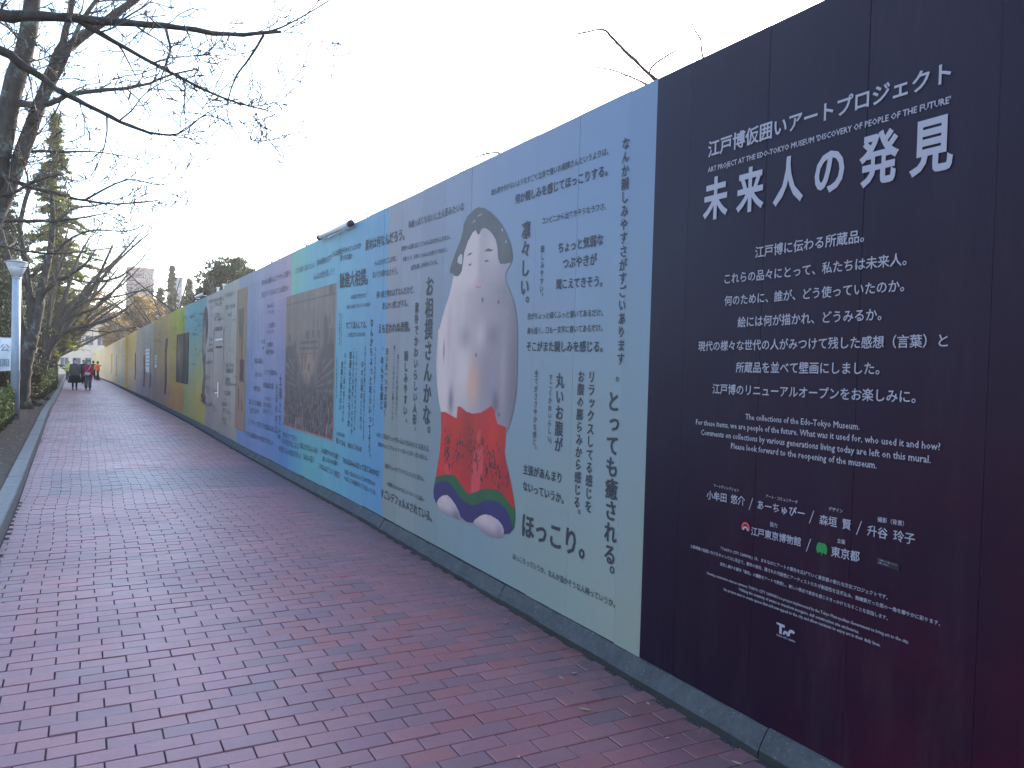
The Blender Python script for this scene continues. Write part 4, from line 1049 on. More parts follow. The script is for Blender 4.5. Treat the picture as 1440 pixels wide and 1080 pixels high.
# nearest tree, standing just outside the picture: only two of its boughs reach in
bare_tree('nearest bare cherry tree, whose thick boughs cross the top left corner', [
    ([(-2.0,5.2,gz(5)), (-1.95,5.3,1.5), (-1.8,5.6,2.7), (-1.7,6.0,3.6)], .24, .16),
    ([(-1.85,5.4,2.4), (-1.5,5.8,3.3), (-1.0,6,3.70), (-.49,6,3.74), (-.26,6,3.79), (.11,6,3.84), (.46,6,3.89), (.87,6,3.92), (1.24,6,4.02)], .058, .011),
    ([(1.0,6,3.94), (1.24,6,4.05), (1.47,6,4.23), (1.62,6,4.36), (1.85,6.1,4.62)], .008, .003),
    ([(-1.8,5.6,2.8), (-1.2,5.9,3.45), (-.8,6,3.60), (-.48,6,3.52), (-.33,6,3.44), (-.17,6,3.34), (-.05,6,3.29), (.2,6,3.19), (.40,6,3.14)], .046, .009),
    ([(.36,6,3.15), (.56,6,3.17), (.74,6,3.34), (.93,6,3.47)], .007, .003),
    ([(.46,6,3.89), (.5,6,3.75), (.47,6,3.62), (.44,6,3.5)], .012, .004),
    ([(1.12,6,3.97), (1.02,6,3.78), (.92,6,3.6), (.88,6,3.35), (1.0,6,3.15)], .010, .003),
    ([(-.1,6,3.82), (.15,6,3.72), (.5,6,3.58), (.85,6,3.47), (1.2,6,3.43)], .022, .004),
    ([(-1.0,6,3.7), (-.6,6.4,4.2), (-.2,6.8,4.6), (.3,7.1,4.8)], .05, .008),
    ], (0,), 3, 9.0, .42, 2, .0052, LG, up=.05)
bare_tree('big forked cherry tree at the left edge, its stems rising out of the picture', [
    ([(-1.66,16.3,gz(16)), (-1.62,16.2,1.5), (-1.58,16,2.76), (-1.45,16,3.97)], .27, .23),
    ([(-1.45,16,3.9), (-1.34,16,4.56), (-1.12,16,6.01), (-.92,16,6.89), (-.84,16,7.62), (-.8,16,8.6)], .20, .11),
    ([(-1.45,16,3.6), (-1.20,16,4.25), (-.95,16,5.02), (-.68,16,5.97), (-.48,16,6.61), (-.41,16,6.81), (.07,16,7.32), (.74,16,8.0), (1.2,16,8.6)], .15, .05),
    ([(-1.35,16,5.4), (-1.05,16,5.81), (-.73,15.79,5.81), (-.47,15.57,5.85), (-.23,15.36,5.96), (.29,15.14,6.06), (.85,14.93,6.19), (1.16,14.71,6.33), (1.63,14.5,6.48)], .075, .012),
    ([(-.45,16,6.7), (-.30,16,7.4), (-.2,16,8.2)], .07, .04),
    ([(-.8,15.8,5.5), (-.4,15.6,6.4), (-.1,15.4,7.2), (.35,15.2,7.9)], .055, .03),
    ([(-1.5,16,4.1), (-1.38,16,4.18), (-.99,15.67,4.31), (-.72,15.33,4.44), (-.36,15,4.54)], .045, .012),
    ([(-1.5,16,4.6), (-1.39,16,4.65), (-.83,15.6,4.39), (-.46,15.2,4.27), (-.1,14.8,4.13), (.46,14.4,4.06), (1.03,14.0,4.12)], .055, .010),
    ([(-1.55,16,3.7), (-1.38,16,3.82), (-.86,16.25,3.91), (-.44,16.5,4.0), (.01,16.75,4.15), (.36,17,4.3)], .05, .010),
    ([(-1.55,16,3.2), (-1.3,16,3.41), (-.96,16.25,3.39), (-.43,16.5,3.41), (.13,16.75,3.55), (.86,17,3.74)], .035, .008),
    ([(.0,14.9,4.15), (.6,14.6,4.5), (1.1,14.4,4.45), (1.6,14.2,4.7)], .02, .005),
    ([(-.9,16.2,5.1), (-.3,16.3,5.2), (.3,16.2,5.25), (1.0,16.2,5.2)], .03, .006),
    ], (0,), 5, 5.0, .85, 2, .009, LG, up=.1)
bare_tree('cherry tree right behind the lamp post, forking low into many stems', [
    ([(-1.55,27,gz(27)+.1), (-1.53,27,.71), (-1.45,27,1.43), (-1.28,27,2.16)], .25, .19),
    ([(-1.36,27,1.75), (-1.27,27,2.2), (-1.16,27,2.78), (-1.10,27,3.3), (-1.02,27,3.83), (-.92,27,4.35), (-.85,27,4.87), (-.81,27,5.5), (-.87,27,6.4)], .19, .05),
    ([(-1.12,27,3.2), (-.77,26.5,3.64), (-.41,26,3.83), (0,25.5,4.12), (.29,25,4.54)], .09, .02),
    ([(-1.45,27,1.5), (-1.57,27,2.55), (-1.63,27,3.47), (-1.44,27,3.75), (-1.14,27,4.02), (-.92,27,4.29)], .10, .04),
    ([(-1.48,27,1.7), (-1.66,27,2.96), (-1.76,27,3.77), (-1.97,27,4.56), (-2.21,27,5.55)], .13, .06),
    ([(-1.28,27,2.1), (-1.36,27,3.18), (-1.48,27,4.2), (-1.63,27,5.2), (-1.44,27,6.25), (-1.09,27,6.91)], .12, .04),
    ([(-.9,27,4.4), (-.3,26.6,5.0), (.3,26,5.2), (1.1,25.6,5.2), (1.7,25.2,5.5)], .05, .01),
    ([(-.83,27,5.3), (-.3,27,5.9), (.4,27,6.1), (1.2,27,6.5)], .05, .01),
    ([(-.5,26.1,3.8), (.3,26.2,3.7), (1.0,26.2,3.95)], .03, .008),
    ], (0,), 8, 3.2, .95, 2, .0075, LG)
bare_tree('leaning cherry tree behind the near hedge with long limbs arching over the path', [
    ([(-1.60,39,gz(39)+.1), (-1.56,39,.49), (-1.44,39,1.33)], .24, .20),
    ([(-1.46,39,1.2), (-1.09,39,2.06), (-.6,39,2.57), (.06,39,2.80), (.82,39,3.10), (1.32,39,3.36), (1.9,39,3.9)], .15, .03),
    ([(-1.44,39,1.3), (-1.1,39,2.15), (-.74,39,3.01), (-.17,39,3.81), (.34,39,4.51), (.73,39,5.43), (1.08,39,6.39)], .16, .04),
    ([(-.74,39,3.01), (-.19,39,3.32), (.43,39,3.6), (1.03,39,4.22), (1.49,39,4.88), (1.79,39,5.4)], .09, .02),
    ([(-1.35,39,1.5), (-1.3,39,2.8), (-1.2,39,4.0), (-.9,39,5.2), (-.5,39,6.4)], .12, .03),
    ([(-.4,39,3.5), (.2,38.5,3.9), (1.2,38,4.1), (2.2,37.6,4.4), (3.0,37.4,4.3)], .06, .012),
    ([(.5,39,4.8), (1.3,39,5.0), (2.1,39,5.7), (2.7,39,6.6)], .06, .012),
    ([(-.2,39,2.7), (.7,38.6,2.6), (1.6,38.4,2.7), (2.3,38.2,2.95)], .04, .008),
    ], (0,), 9, 3.0, 1.1, 2, .009, LG, barkm='bark')
def auto_tree(label, x, y, H, r, lean, seed, group, rmin=.009, n=7, z0=None, Lk=1.3, dens=1.5, spread=1.0, depth=2):
    rs = random.Random(seed); z = gz(y) if z0 is None else z0
    B = Vector((x, y, z)); fork = B + Vector((lean * .25, 0, H * .24))
    limbs = [([B, B + Vector((lean * .08, 0, H * .12)), fork], r, r * .8)]
    for i in range(n):
        an = rs.uniform(0, 2 * math.pi); sp = rs.uniform(.25, .62) * H * spread
        tip = fork + Vector((math.cos(an) * sp + lean * rs.uniform(.5, 1.4), math.sin(an) * sp * .8, H * rs.uniform(.35, .78)))
        mid = fork.lerp(tip, .45) + Vector((0, 0, H * rs.uniform(-.02, .10)))
        limbs.append(([fork - Vector((0, 0, .2)), fork.lerp(mid, .5) + rvec(rs) * .12, mid, mid.lerp(tip, .5) + rvec(rs) * .25, tip], r * rs.uniform(.35, .6), r * .07))
    return bare_tree(label, limbs, (0,), seed, dens, Lk, depth, rmin, group, 'bark')
auto_tree('thick dark trunk standing behind the leaning cherry tree', -2.1, 50, 9, .42, 1.2, 21, LG)
auto_tree('dark cherry tree past the second hedge, fifth along the kerb', -2.0, 61, 9, .30, 2.2, 22, LG)
auto_tree('far cherry tree leaning over the kerb toward the walkers', -2.6, 74, 9, .30, 3.0, 23, LG, .012)
auto_tree('most distant bare tree on the left of the path, in front of the cream building', -3.6, 92, 10, .3, 3.0, 24, LG, .014)
RG = 'bare trees standing behind the hoarding'
auto_tree('bare tree behind the far golden stretch of the hoarding, bending left over it', 7.0, 72, 10.5, .28, -2.5, 31, RG, .011, 9, Lk=1.5)
auto_tree('bare tree behind the hoarding with crooked boughs touching its top at the green band', 8.6, 52, 8.6, .24, -2.0, 32, RG, .009, 8, Lk=1.3)
auto_tree('bare tree behind the hoarding close to the dark evergreen', 8.0, 38, 6.9, .2, -.5, 33, RG, .007, 7)
auto_tree('faint bare tree farthest behind the hoarding', 5.6, 105, 11, .28, -1.5, 34, RG, .016, 9, Lk=1.8)
auto_tree('bare tree behind the hoarding between the grey tower and the brown block', 11, 88, 10.5, .25, -1.0, 35, RG, .013, 9, Lk=1.6)
bare_tree('bare tree whose twigs rise over the edge between the blue and the dark section', [
    ([(8.6,9,-.2), (8.55,9,2), (8.5,9,4.2)], .16, .10),
    ([(8.5,9,4.0), (8.1,9,5.2), (7.6,9,5.50), (6.98,9,5.72), (6.64,9,5.89), (6.33,9,6.06), (6.19,9,6.15), (6.06,9,6.18), (5.67,9,6.03)], .038, .010),
    ([(7.1,9,5.62), (6.90,9,5.76), (7.03,9,5.95), (7.41,9,6.22), (7.57,9,6.43)], .020, .008),
    ([(7.4,9,5.5), (6.8,9,5.61), (6.49,9,5.66), (6.26,9,5.68), (5.93,9,5.66)], .018, .008),
    ([(8.45,9,4.4), (8.1,9,5.7), (7.84,9,6.21), (7.79,9,6.43), (7.65,9,6.57), (7.58,9,6.74)], .02, .009),
    ([(7.3,9,5.6), (7.5,9,5.85), (7.62,9,5.98)], .01, .003)], (0,), 41, 6, .30, 1, .005, RG, up=.05, barkm='bark')
bare_tree('bare tree showing only a small spray of twigs above the pale blue section', [
    ([(8.6,14,-.2), (8.5,14,2.6), (8.2,14,4.6)], .14, .08),
    ([(8.2,14,4.5), (7.6,14,5.45), (7.18,14,5.78), (6.79,14,5.72), (6.49,14,5.55)], .03, .010),
    ([(7.5,14,5.5), (7.1,14,5.6), (6.7,14,5.5), (6.3,14,5.3)], .02, .009)], (0,), 42, 5, .4, 1, .007, RG, up=.1, barkm='bark')
bare_tree('bare tree showing a forked twig above the pink and teal bands', [
    ([(6.4,22,-.2), (6.3,22,2.2), (6.0,22,3.9)], .12, .07),
    ([(6.0,22,3.8), (5.6,22,4.4), (5.34,22,4.77), (5.14,22,4.90), (4.99,22,5.08)], .03, .006),
    ([(5.4,22,4.7), (5.3,22,5.0), (5.36,22,5.25)], .012, .005), ([(5.3,22,4.75), (5.45,22,5.05), (5.62,22,5.2)], .012, .005)], (0,), 43, 1.6, .3, 1, .004, RG, barkm='bark')
auto_tree('bare tree hidden but for twigs at the top edge above the centre', 6.6, 17, 6.2, .14, -.6, 44, RG, .004, 6, Lk=.7)

# ---- leaf clouds
def leaf_quads(P, size, g, squash=.5):
    n = len(P)
    a = g.normal(size=(n, 3)); a /= np.linalg.norm(a, axis=1)[:, None]
    b = g.normal(size=(n, 3)); b -= a * (a * b).sum(1)[:, None]; b /= np.linalg.norm(b, axis=1)[:, None]
    s_ = (size * g.uniform(.6, 1.3, n))[:, None]
    V = np.stack([P - a * s_, P + b * s_ * squash, P + a * s_, P - b * s_ * squash], 1).reshape(-1, 3)
    return V, np.arange(n * 4).reshape(n, 4)
def cloud(name, P, size, mt, parent=None, loc=(0,0,0), seed=0, squash=.5):
    V, F = leaf_quads(np.asarray(P, dtype=float), size, np.random.default_rng(seed), squash)
    return tag(link(name, mesh_np(name, V, F, mt), parent, loc), kind='stuff')
def clumps(g, centers, radii, per):
    out = []
    for c, r in zip(centers, radii):
        d = g.normal(size=(per, 3)); d /= np.linalg.norm(d, axis=1)[:, None]
        out.append(np.array(c) + d * (r * g.uniform(.35, 1.05, per) ** .6)[:, None] * np.array([1, 1, .75]))
    return np.concatenate(out)
def conifer(label, x, y, H, Rb, seed, mt, z_low=.12, n=230, per=70, size=.16, group=None, cat='tree', zig=.35):
    g = np.random.default_rng(seed); z = gz(y) if y < 180 else gz(180)
    root = empty('conifer_tree', (x, y, z), label, cat, group)
    MB().tube([(0,0,-.2), (.05,0,H*.5), (0,0,H*.97)], [H*.022, H*.013, .02], 8).build('trunk', M['bark'], root, True)
    P = []; br = MB()
    nb = int(n * 1.2)
    for i in range(nb):
        t_ = z_low + (1 - z_low) * (i + g.random()) / nb; an = g.uniform(0, 2*math.pi)
        rr = Rb * min(1.0, (1 - t_) * 1.85) * g.uniform(.4, 1.2) * (1 + .22 * math.sin(t_ * 31 + an)) + .06
        droop = rr * g.uniform(.05, .28); z0_ = H * t_
        tip = np.array((math.cos(an) * rr, math.sin(an) * rr, z0_ - droop)); st = np.array((0, 0, z0_))
        br.tube([(0, 0, z0_), tuple(st * .5 + tip * .5 + np.array([0, 0, droop * .25])), tuple(tip)], [.035 * H / 10, .02 * H / 10, .006], 3, False)
        m_ = int(per * (.5 + rr / Rb)); q = g.uniform(.15, 1.08, m_)[:, None]; wd = (.06 + .22 * q * (1.1 - q) * 2) * Rb * .42
        o_ = g.normal(size=(m_, 3)) * np.array([1, 1, .32]) * wd
        P.append(st * (1 - q) + tip * q + o_ + np.array([0, 0, 1]) * droop * .5 * np.sin(q * math.pi))
    br.build('boughs', M['bark'], root)
    cloud('crown', np.concatenate(P), size, mt, root, seed=seed, squash=.28)
    return root
def bushy(label, name, x, y, z0, ctr, rad, seed, mt, nc=60, per=150, size=.12, trunk=.15, group=None):
    """crown as clumps spread through an ellipsoid"""
    g = np.random.default_rng(seed); root = empty(name, (x, y, z0), label, 'tree', group)
    C = []; Rd = []
    for i in range(nc):
        d = g.normal(size=3); d /= np.linalg.norm(d); q = g.uniform(.3, 1.0) ** .5
        C.append(np.array(ctr) + d * q * np.array(rad)); Rd.append(min(rad) * g.uniform(.18, .38))
    tk = MB().tube([(0,0,-.2), (0.05,0,ctr[2]*.6), (0,0,ctr[2])], [trunk, trunk*.8, trunk*.4], 8)
    for c in C[::3]: tk.tube([(0,0,ctr[2]*.6), (c[0]*.5, c[1]*.5, (ctr[2]*.7+c[2]*.3)), tuple(c)], [trunk*.35, trunk*.2, .015], 5, False)
    tk.build('trunk', M['bark'], root, True)
    cloud('crown', clumps(g, C, Rd, per), size, mt, root, seed=seed)
    return root
conifer('tall yellow-green conifer with sunlit ragged crown behind the bare trees at left', -1.75, 60, 17.6, 2.2, 61, M['needles'], .14, 240, 110, .13)
CG = 'dark evergreens massed behind the lamp post'
conifer('dark evergreen right behind the lamp post', -3.3, 33, 6.8, 2.0, 62, M['needles_dark'], .06, 210, 190, .065, CG)
conifer('dark evergreen at the left edge behind the banner', -3.6, 29, 6.4, 2.1, 63, M['needles_dark'], .04, 210, 190, .065, CG)
conifer('tallest dark grey-green conifer left of the yellow-green one', -5.0, 48, 12.5, 2.8, 64, M['needles_dark'], .08, 250, 170, .10, CG)
conifer('broad dark evergreen filling the gap between the two tall conifers', -4.3, 53, 13.0, 2.3, 58, M['needles_dark'], .08, 250, 170, .10, CG)
conifer('dark conifer between the low forked tree and the leaning tree', -5.6, 62, 9.5, 2.6, 65, M['needles_dark'], .05, 200, 120, .12, CG)
bushy('yellow-green sunlit leafy tree behind the arching limbs over the path', 'leafy_tree', -2.8, 84, gz(84), (0,0,5.2), (2.4,2.4,3.2), 66, M['golden'], 34, 55, .17, .2, 'sunlit leafy trees at the far end')
bushy('yellow-green round leafy tree above the far golden hoarding', 'leafy_tree', 6.0, 96, gz(96), (0,0,5.8), (2.0,2.0,3.4), 67, M['golden'], 60, 110, .22, .2, 'sunlit leafy trees at the far end')
bushy('orange-brown leafy shrub peeping over the far end of the hoarding', 'leafy_tree', 4.6, 120, gz(120), (0,0,5.0), (2.6,2.6,2.6), 68, M['golden'], 40, 100, .25, .2, 'sunlit leafy trees at the far end')
bushy('tall orange-brown tree whose thin crown arches over the far end of the path', 'leafy_tree', -3.4, 128, gz(128), (3.4,0,9.6), (4.6,3.0,3.0), 59, M['golden'], 90, 46, .16, .22, 'sunlit leafy trees at the far end')
bushy('large dark evergreen tree rising behind the grey and lilac bands of the hoarding', 'evergreen_tree', 9.3, 60, gz(60)-.3, (0,0,6.3), (2.5,2.3,3.4), 69, M['evergreen'], 110, 210, .13, .25)
bushy('lower dark evergreen to the right of the large evergreen, behind the lilac band', 'evergreen_tree', 11.3, 57, gz(57)-.3, (0,0,5.4), (2.0,1.8,2.4), 70, M['evergreen'], 60, 170, .13, .2)
for i, (x, y, H, lab) in enumerate([(10.6, 118, 15.2, 'slim dark grey conifer in the distance above the teal band'), (12.6, 116, 13.3, 'second slim distant conifer, right of the tallest one'), (14.5, 119, 12.6, 'third distant conifer, near the evergreen tree'), (8.7, 112, 11.4, 'short distant conifer left of the slim ones')]):
    conifer(lab, x, y, H, 1.7, 80 + i, M['evergreen'], .3, 90, 60, .3, 'distant conifers beyond the hoarding')

# ---- hedges
def hedge(label, pts, w, h, seed, n, size):
    """pts: list of (x, y) along its middle"""
    g = np.random.default_rng(seed); base = (pts[0][0], pts[0][1], gz(pts[0][1]))
    root = empty('hedge', base, label, 'hedge')
    P = []; core = []
    L = [0]; 
    for a, b in zip(pts, pts[1:]): L.append(L[-1] + math.dist(a, b))
    t_ = g.uniform(0, L[-1], n); X = np.interp(t_, L, [p[0] for p in pts]); Y = np.interp(t_, L, [p[1] for p in pts]); Z = np.array([gz(q) for q in Y])
    u = g.uniform(-1, 1, n); v = g.uniform(0, 1, n); face = g.integers(0, 4, n)
    jit = g.normal(0, .03, n)
    u = np.where(face == 0, -1 + jit, np.where(face == 1, 1 + jit, u)); v = np.where(face >= 2, 1 + jit, v)
    P = np.stack([X + u * w / 2 + g.normal(0, .02, n) - base[0], Y + g.normal(0, .03, n) - base[1], Z + .05 + v * h - base[2] + .03 * np.sin(X * 7 + Y * 5)], -1)
    # end faces
    m_ = n // 6
    for e, s_ in ((pts[0], -1), (pts[-1], 1)):
        q = np.stack([e[0] + g.uniform(-1, 1, m_) * w / 2 - base[0], e[1] + g.normal(0, .04, m_) - base[1], gz(e[1]) + .05 + g.uniform(0, 1, m_) * h - base[2]], -1); P = np.concatenate([P, q])
    cloud('foliage', P, size, M['hedge'], root, seed=seed, squash=.6)
    rings = []
    for x, y in pts:
        z = gz(y) - base[2]; rings.append([(x - base[0] - w/2 + .05, y - base[1], z - .05), (x - base[0] + w/2 - .05, y - base[1], z - .05), (x - base[0] + w/2 - .05, y - base[1], z + h - .03), (x - base[0] - w/2 + .05, y - base[1], z + h - .03)])
    MB().rings(rings).build('stems', M['twig'], root)
    return root
hedge('green clipped hedge at the left edge beside the foot of the lamp post', [(-2.05, 14.2), (-1.82, 18.5), (-1.78, 21.8)], .75, .76, 91, 14000, .034)
hedge('dark clipped hedge behind the leaning tree, beside the kerb', [(-1.82, 34.5), (-1.75, 41), (-1.72, 50)], .95, 1.0, 92, 22000, .042)
hedge('far low hedge beside the kerb, near the walkers', [(-2.0, 53), (-2.3, 75)], 1.0, 1.0, 93, 14000, .05)
hedge('tall dark hedge farther back at the left, behind the banner', [(-3.0, 21), (-2.9, 40)], 1.0, 1.7, 94, 26000, .045)
hedge('dark green shrub hedge seen between the two nearest left trunks', [(-2.3, 28.5), (-2.25, 33.5)], .7, 1.9, 95, 9000, .05)

# ================================================================ LAMP POST, BANNER
def lamp_post():
    x, y = -1.40, 22.3; z = gz(y) + .05
    r = empty('lamp_post', (x, y, z), 'pale blue-grey lamp post with an upside-down cone lantern, standing in the soil at left', 'street lamp')
    MB().tube([(0,0,-.1), (0,0,3.38)], .093, 20).build('post', M['metal_blue'], r, True)
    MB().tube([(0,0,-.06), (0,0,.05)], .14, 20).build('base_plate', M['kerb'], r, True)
    MB().tube([(0,0,3.38), (0,0,3.42)], [.10, .10], 20).build('collar', M['metal_blue'], r, True)
    gl = bpy.data.materials.new('frosted_glass'); gl.use_nodes = True; t = NT(gl); t.p.inputs['Base Color'].default_value = (.78,.82,.88,1); t.p.inputs['Roughness'].default_value = .25; t.p.inputs['Transmission Weight'].default_value = .35
    lant = MB().rings([ellring(0,0,3.42,.095,.095,20), ellring(0,0,3.72,.225,.225,20), ellring(0,0,3.76,.235,.235,20)]).build('lantern', gl, r, True)
    for k_ in range(4):
        a = math.pi / 4 + k_ * math.pi / 2
        MB().tube([(math.cos(a)*.10, math.sin(a)*.10, 3.42), (math.cos(a)*.232, math.sin(a)*.232, 3.73)], .009, 6).build('frame_bar', M['metal_blue'], lant, True)
    MB().rings([ellring(0,0,3.755,.262,.262,24), ellring(0,0,3.775,.262,.262,24), ellring(0,0,3.80,.20,.20,24), ellring(0,0,3.82,.10,.10,24)]).build('cap', mat('lantern_cap_grey', (.20,.21,.24), .5), r, True)
    b = MB(); b.box(.085, .098, -.03, .03, .95, 1.2); b.build('inspection_hatch', mat('hatch_grey', (.25,.28,.33), .5), r)
lamp_post()
def banner():
    x, y = -1.66, 22.6; z = gz(y) + .05
    r = empty('banner', (x, y, z), 'narrow white cloth banner with grey-blue characters on a thin pole, left of the lamp post', 'banner')
    MB().tube([(-.14,0,0), (-.14,0,2.05)], .011, 8).build('pole', M['white_metal'], r, True)
    MB().tube([(-.15,0,1.98), (.16,0,1.98)], .006, 6).build('arm', M['white_metal'], r, True)
    V = []; nx, nz = 7, 22
    for j in range(nz + 1):
        for i in range(nx + 1):
            u, v = i / nx, j / nz
            V.append((-.135 + .29 * u + .012 * math.sin(v * 9), .02 * math.sin(u * 5 + v * 6), 1.97 - .80 * v + .03 * u * v * (1 if v > .9 else 0)))
    F = [(j*(nx+1)+i, (j+1)*(nx+1)+i, (j+1)*(nx+1)+i+1, j*(nx+1)+i+1) for j in range(nz) for i in range(nx)]
    fl = link('flag', mesh_np('flag', V, F, mat('banner_cloth', (.78,.80,.84), .8), True), r)
    gp_ = mat('banner_ink', (.16,.18,.26), .7)
    for c, zc in (('公', 1.74), ('園', 1.38)):
        v, T = glyph(c, 0, 2); vv = (v[:, :2] - [CX0, CY0]) / ADV * .20
        link('lettering', mesh_np('lettering', np.stack([vv[:, 0] + .02, np.full(len(vv), -.030), vv[:, 1] + zc], -1), T, gp_), r)
banner()

# ================================================================ PEOPLE
def body_mesh(name, J, E, rad, mt, parent, lev=2):
    me = bpy.data.meshes.new('tmp'); me.from_pydata(J, E, []); o = bpy.data.objects.new('tmp', me); COL.objects.link(o)
    sk = o.modifiers.new('s', 'SKIN'); sk.use_smooth_shade = True; ss = o.modifiers.new('u', 'SUBSURF'); ss.levels = lev; ss.render_levels = lev
    for i, r in enumerate(rad):
        d = me.skin_vertices[0].data[i]; d.radius = (r, r) if not isinstance(r, tuple) else r; d.use_root = (i == 0)
    dg = bpy.context.evaluated_depsgraph_get(); m2 = bpy.data.meshes.new_from_object(o.evaluated_get(dg)); bpy.data.objects.remove(o); bpy.data.meshes.remove(me)
    m2.name = name; m2.materials.clear(); m2.materials.append(mt); return link(name, m2, parent)
def person(loc, rz, label, H=1.6, coat=(.03,.03,.04), coat_len=.55, legs=(.05,.05,.06), hairc=(.01,.009,.009), skirt=None, bag=None, mask=False, pack=None, stride=.12, arm=None, wide=1.0, group=None):
    """built facing -Y (towards the camera) before turning by rz"""
    r = empty('person', loc, label, 'person', group, rz); k_ = H / 1.6; W_ = wide
    sm = mat('skin', (.52,.34,.26), .6); cm = noisy('coat_cloth', coat, tuple(min(1, c * 1.5 + .01) for c in coat), 12, .9, .3, .004); lm = mat('trouser_cloth', legs, .9); hm = mat('hair', hairc, .5); shoe = mat('shoe', (.03,.025,.025), .6)
    s = lambda x, y, z: (x * k_, y * k_, z * k_)
    a1 = arm or [(-.20,-.02,1.08), (-.22,-.06,.82)]
    J = [s(0,0,.86), s(0,0,1.05), s(0,.01,1.26), s(0,0,1.36), s(0,-.01,1.42), s(0,-.015,1.49), s(0,-.01,1.56),
         s(-.085,0,.80), s(-.09,-stride*.4,.46), s(-.09,-stride,.09), s(-.09,-stride-.13,.035),
         s(.085,0,.80), s(.09,stride*.3,.46), s(.09,stride,.10), s(.09,stride-.12,.035),
         s(-.17,.01,1.30), s(*a1[0]), s(*a1[1]), s(.17,.01,1.30), s(.21,0,1.07), s(.22,-.05,.83), s(a1[1][0]-.005, a1[1][1]-.03, a1[1][2]-.09), s(.22,-.07,.75)]
    E = [(0,1),(1,2),(2,3),(3,4),(4,5),(5,6),(0,7),(7,8),(8,9),(9,10),(0,11),(11,12),(12,13),(13,14),(2,15),(15,16),(16,17),(2,18),(18,19),(19,20),(17,21),(20,22)]
    rad = [.12,.11,.115,.055,.05,.085,.07,.08,.055,.038,.032,.08,.055,.038,.032,.05,.04,.032,.05,.04,.032,.028,.028]
    bd = body_mesh('body', J, E, [q * k_ for q in rad], sm, r)
    # trousers or tights: two tapering legs
    for sx, pts in ((-1, [J[7], J[8], J[9]]), (1, [J[11], J[12], J[13]])):
        rr = [.095*k_, .085*k_, .075*k_] if skirt is None else [.08*k_, .055*k_, .042*k_]
        MB().tube([(pts[0][0], pts[0][1], pts[0][2]+.04), pts[1], pts[2]], rr, 12).build('trouser_leg', lm, r, True)
        a = pts[2]; MB().rings([ellring(a[0], a[1]-.06*k_, z_, .045*k_*q, .12*k_*q, 12) for z_, q in ((0.0, .9), (.03*k_, 1.0), (.07*k_, .75), (.10*k_, .45))]).build('shoe', shoe, r, True)
    top = 1.37; bot = top - coat_len
    ringsc = [(top, .07, .06), (top-.04, .16, .10), (top-.12, .205, .135), (top-.30, .20, .14), ((top+bot)/2-.1, .205*W_, .15*W_), (bot, .24*W_, .17*W_)]
    MB().rings([ellring(0, 0, z_*k_, rx*k_, ry*k_, 18) for z_, rx, ry in ringsc], False).build('coat', cm, r, True)
    if skirt: MB().rings([ellring(0, 0, z_*k_, rx*k_, ry*k_, 18) for z_, rx, ry in ((bot+.08, .21*W_, .15*W_), (bot-.1, .245*W_, .18*W_), (skirt[1], .29*W_, .21*W_))], False).build('skirt', mat('skirt_cloth', skirt[0], .9), r, True)
    for pts in ([J[15], J[16], J[17]], [J[18], J[19], J[20]]):
        p0 = (pts[0][0]*.9, pts[0][1], pts[0][2]+.03*k_); MB().tube([p0, pts[1], pts[2]], [.078*k_, .068*k_, .058*k_], 12).build('sleeve', cm, r, True)
    # hair over the skull, face features
    hz = 1.52*k_
    MB().rings([ellring(0, .02*k_, hz-.09*k_, .078*k_, .065*k_, 14), ellring(0, .022*k_, hz-.02*k_, .096*k_, .085*k_, 14), ellring(0, .015*k_, hz+.05*k_, .094*k_, .092*k_, 14), ellring(0, .01*k_, hz+.10*k_, .066*k_, .066*k_, 14), ellring(0, .01*k_, hz+.12*k_, .02*k_, .02*k_, 14)]).build('hair', hm, r, True)
    MB().rings([ellring(0, (-.055-.014*q)*k_, z_, w_*k_, .03*k_, 12) for z_, w_, q in ((1.435*k_, .035, 0), (1.465*k_, .058, 1.2), (1.50*k_, .066, 1.6), (1.54*k_, .058, .8), (1.565*k_, .04, 0))]).build('face', sm, r, True)
    for sx in (-1, 1): MB().rings([ellring(sx*.026*k_, -.105*k_, 1.515*k_ + q, .009*k_, .006*k_, 8) for q in (-.004, .004)]).build('eye', hm, r)
    if mask: MB().rings([ellring(0, -.085*k_, z_*k_, w_*k_, .036*k_, 12) for z_, w_ in ((1.435, .03), (1.46, .052), (1.49, .05))]).build('face_mask', mat('mask_white', (.75,.75,.76), .8), r, True)
    if bag:
        bm_ = mat('bag_cloth', bag, .8); b = MB(); b.rings([ellring(-.03*k_, -.20*k_, z_*k_, w_*k_, .05*k_, 12, pw=.5) for z_, w_ in ((.80, .11), (.82, .135), (.93, .135), (.95, .12))]).build('shoulder_bag', bm_, r, True)
        MB().tube([s(-.15,-.17,.93), s(.02,-.165,1.12), s(.13,-.12,1.33), s(.12,.10,1.34)], .012*k_, 6).build('strap', bm_, r, True)
    if pack:
        MB().rings([ellring(0, .20*k_, z_*k_, w_*k_, .09*k_, 14, pw=.6) for z_, w_ in ((.92, .11), (.96, .15), (1.22, .15), (1.32, .10))]).build('backpack', mat('pack_cloth', pack, .8), r, True)
    return r
person((-.36, 50.6, gz(50.6)), R(4), 'woman in a dark grey coat and long black skirt, left of the pair', 1.70, (.045,.045,.055), .62, (.012,.012,.015), (.01,.01,.01), ((.010,.010,.014), .36), None, True, None, .16, wide=1.12)
person((.30, 50.9, gz(50.9)), R(-3), 'woman in a crimson jacket with white shoulder bag and grey trousers, walking', 1.63, (.30,.012,.05), .56, (.13,.13,.15), (.012,.011,.011), None, (.62,.62,.66), True, None, .05, wide=1.15)
